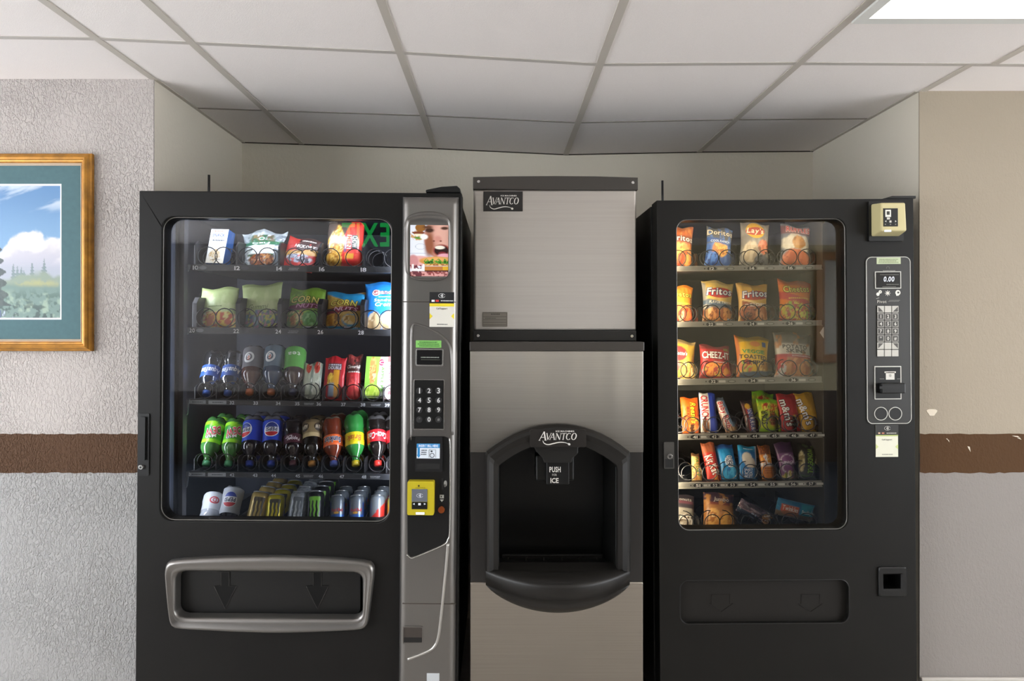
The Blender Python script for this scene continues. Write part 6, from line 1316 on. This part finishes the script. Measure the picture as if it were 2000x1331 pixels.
bar_('snack_cake_pack', 'blue and teal snack cake packet lying slanted at right end of the bottom shelf', (1520, 991, 1592, 1007, 34), [('bg', '#1f6f96'), ('mott', '#2c86ac', 4, .55), ('col', .35, 1.1, '#6a5a44'), ('rect', -.5, .35, .10, .56, '#b8502c'), ('food', .45, .35, .3, .22, ['#5a3a2c', '#8a5a3c'], 3), ('rect', -.9, .4, .62, .98, '#1f94a8')], [('t', 'Twinkles', -.1, .33, .4, .26, '#e6d8cc', {'rot': 90, 'shear': .1}), ('t', "Freshley's", -.05, .8, .32, .2, '#e4ece8', {'rot': 90})], 'pastry pack', T=.035, dy=.0, seed=21)

# ================================================================== FRAMED PICTURE ON THE LEFT WALL
YW = YF - .002
def PW(px, py): return X(px, YW), Z(py, YW)
fx1, fz1 = PW(184, 302); _, fz0 = PW(184, 686); fx0 = fx1 - (fz1 - fz0) * 1.28
pic = thing('framed_picture', 'gold framed landscape picture with teal mat on the left wall', 'picture', ((fx0 + fx1) / 2, YF - .012, fz0))
GOLD = mat('gold_wood', '#a8742a', .35, .35, vary=(30, .3, (1, 1, 1)), bump=(120, .1, .001)); FIL = mat('frame_fillet', '#cdb9a4', .35, .2)
fw = 18.5 * YW / FPX
def rail(side, name, o0, o1, prof, m):
    """mitred moulding: runs along one side between offsets o0 (outer) and o1 (inner) from the outer edge"""
    V = []; k = len(prof)
    for end in (0, 1):
        for t, y in prof:
            o_ = o0 + (o1 - o0) * t; a, b, c_, d_ = fx0 + o_, fx1 - o_, fz0 + o_, fz1 - o_
            V.append({'t': ((a, b)[end], y, d_), 'b': ((a, b)[end], y, c_), 'l': (a, y, (c_, d_)[end]), 'r': (b, y, (c_, d_)[end])}[side])
    F_ = [(i, i + 1, k + i + 1, k + i) for i in range(k - 1)]
    if side in 'br': F_ = [f[::-1] for f in F_]
    if side in 'lr': F_ = [f[::-1] for f in F_]
    obj(name, V, F_, m, pic)
for s_ in 'tblr':
    rail(s_, 'frame_rail', 0, fw, [(0, YW), (0, YW - .014), (.08, YW - .018), (.2, YW - .02), (.3, YW - .026), (.5, YW - .029), (.68, YW - .026), (.75, YW - .022), (.9, YW - .021), (1, YW - .016)], GOLD)
    rail(s_, 'frame_fillet', fw, fw + .0085, [(0, YW - .016), (.3, YW - .018), (1, YW - .010)], FIL)
mo = rr(fx0 + fw, fx1 - fw, fz0 + fw, fz1 - fw, .001, 1)
ax1, az1 = PW(122, 361.5); _, az0 = PW(122, 623.5); ax0 = fx0 + (fx1 - ax1)
mo_h = rr(ax0, ax1, az0, az1, .0005, 1)
obj('mat_board', *plate(mo, [mo_h], YW - .008, YW - .005), mat('teal_mat', '#4c6a70', .85, bump=(400, .15, .001), vary=(60, .05)), pic)
obj('mat_bevel', *sync_loft(rr(ax0 - .002, ax1 + .002, az0 - .002, az1 + .002, .0005, 3), rr(ax0 + .0045, ax1 - .0045, az0 + .0045, az1 - .0045, .0005, 3), [(0, YW - .0084), (.5, YW - .0084), (1, YW - .005)]), mat('mat_core', '#dcdce0', .8), pic)
def landscape(x, y):                     # x in picture heights from the right edge leftwards, y down 0..1
    n1 = fbm(x * 5 + 3, y * 9, 2, 5); n2 = fbm(x * 16, y * 16, 5, 4); n3 = fbm(x * 40, y * 34, 8, 3)
    c = np.zeros(x.shape + (3,))
    def put(m_, col): nonlocal c; c = c * (1 - m_[..., None]) + np.array(hx(col)) * m_[..., None]
    put(np.ones(x.shape), '#5580ae'); put(ss(.0, .45, y), '#6f97bd')
    put(ss(.5, .72, fbm(x * 3 + y * 2, y * 14 - x * 5, 14, 5)) * ss(.24, .12, y) * .8, '#c3cdd8')
    top = .36 + .10 * np.abs(np.sin(x * 6.2 + .5)) - .10 * np.exp(-((x - .20) / .16) ** 2) + .10 * (n2 - .5) + .16 * ss(.3, .5, x)
    put(ss(-.012, .03, y - top), '#d8d4d2'); put(ss(.0, .16, y - top) * ss(.40, .65, n1), '#b4b3bf'); put(ss(.50, .62, y), '#a7a9b8'); put(ss(.57, .66, y) * .6, '#98a0ae')
    tree = .70 - .03 * np.sin(x * 9) + .05 * (n2 - .5)
    for cx, h, w_ in ((.13, .13, .018), (.22, .11, .014), (.33, .09, .014), (.36, .13, .016), (.30, .07, .014), (.28, .05, .012)):
        d_ = np.abs(x - cx) * 1.0; yy = (y - (tree - h)) / h
        put(ss(0, .15, yy) * (d_ < w_ * np.clip(yy, 0, 1.3) * (.55 + .9 * np.abs(np.sin(y * 130)))) * .75, '#5c7472')
    put(ss(-.01, .03, y - tree + .02), '#7f8f80'); put(ss(-.01, .05, y - tree - .02) * ss(.42, .6, n2), '#a5a26c'); put(ss(.74, .80, y + .05 * n1), '#66807a')
    put(ss(.76, .84, y) * ss(.45, .6, n3), '#4c6660'); put(ss(.76, .84, y) * ss(.55, .7, n2) * .7, '#93a894'); put(ss(.86, .95, y + .03 * n1) * ss(.5, .62, n3), '#344a48')
    big = (x > .475 - .16 * np.clip(y - .44, 0, .5) + .025 * np.sin(y * 75) + .03 * (n2 - .5)) & (y > .44) & (y < .90); put(big * .9, '#2f3c40'); put(big * ss(.5, .65, n3) * .6, '#4c5a58')
    put(ss(.93, .95, y + .12 * (x < .45) * -1 + .02 * n2) * (x > .26) * 1.0, '#4a5a78'); put(ss(.93, .95, y) * (x > .27) * ss(.6, .7, n3), '#a9b8c8')
    return c
hp = az1 - az0; nu, nv = 240, 190
U, Vv = np.meshgrid(np.linspace(0, 1, nu), np.linspace(0, 1, nv))
P = np.stack([ax0 + (ax1 - ax0) * U, np.full(U.shape, YW - .0045), az1 - hp * Vv], -1).reshape(-1, 3)
F_ = [(j * nu + i, (j + 1) * nu + i, (j + 1) * nu + i + 1, j * nu + i + 1) for j in range(nv - 1) for i in range(nu - 1)]
obj('landscape_print', P, F_, mat('picture_print', '#ffffff', .5, vcol=True), pic, cols=landscape((1 - U) * (ax1 - ax0) / hp, Vv).reshape(-1, 3))
obj('backing_board', *box(fx0 + .004, fx1 - .004, YW - .0035, YW, fz0 + .004, fz1 - .004), mat('backing', '#6a5a48', .8), pic)

nb = thing('framed_notice', 'wood framed notice on the far wall, mirrored in the right machine glass', 'notice', (3.55, RY0 + .02, 1.0))
obj('frame', *plate(rr(3.14, 3.95, 1.0, 2.1, .005, 2), [rr(3.22, 3.87, 1.08, 2.02, .002, 2)], RY0 + .002, RY0 + .04), mat('notice_wood', '#8a6030', .4), nb)
obj('sheet', *box(3.2, 3.9, RY0 + .002, RY0 + .012, 1.06, 2.04), mat('notice_sheet', '#a8a498', .6), nb)
obj('picture_block', *box(3.55, 3.85, RY0 + .012, RY0 + .016, 1.2, 1.9), mat('notice_dark', '#2c3c50', .6), nb)
# ================================================================== EXIT SIGN whose reflection shows in the left glass
ex = thing('exit_sign', 'lit green EXIT sign hanging from the ceiling, seen mirrored in the left glass', 'exit sign', (-.91, -.08, CAMZ + .825))
obj('housing', *box(-1.10, -.72, -.10, -.06, 1.86, 2.09), mat('sign_housing', '#2a2c2a', .5), ex, bevel=.004)
obj('stem', *box(-.925, -.895, -.09, -.07, 2.09, CAMZ + .825), mat('sign_housing'), ex)
d = Decals(lambda a, b, l: (a, -.06 + l, b))
V_, F2, wd = layout('EXIT', 1); P2 = V_.copy(); P2[:, 0] = -.91 - (P2[:, 0] - wd / 2) * (.32 / wd); P2[:, 1] = 1.90 + P2[:, 1] * .15
d.add(P2, [f[::-1] for f in F2], '#20d060', .002); d.build('exit_letters', ex, emission('exit_glow', '#19e060', 3.0))
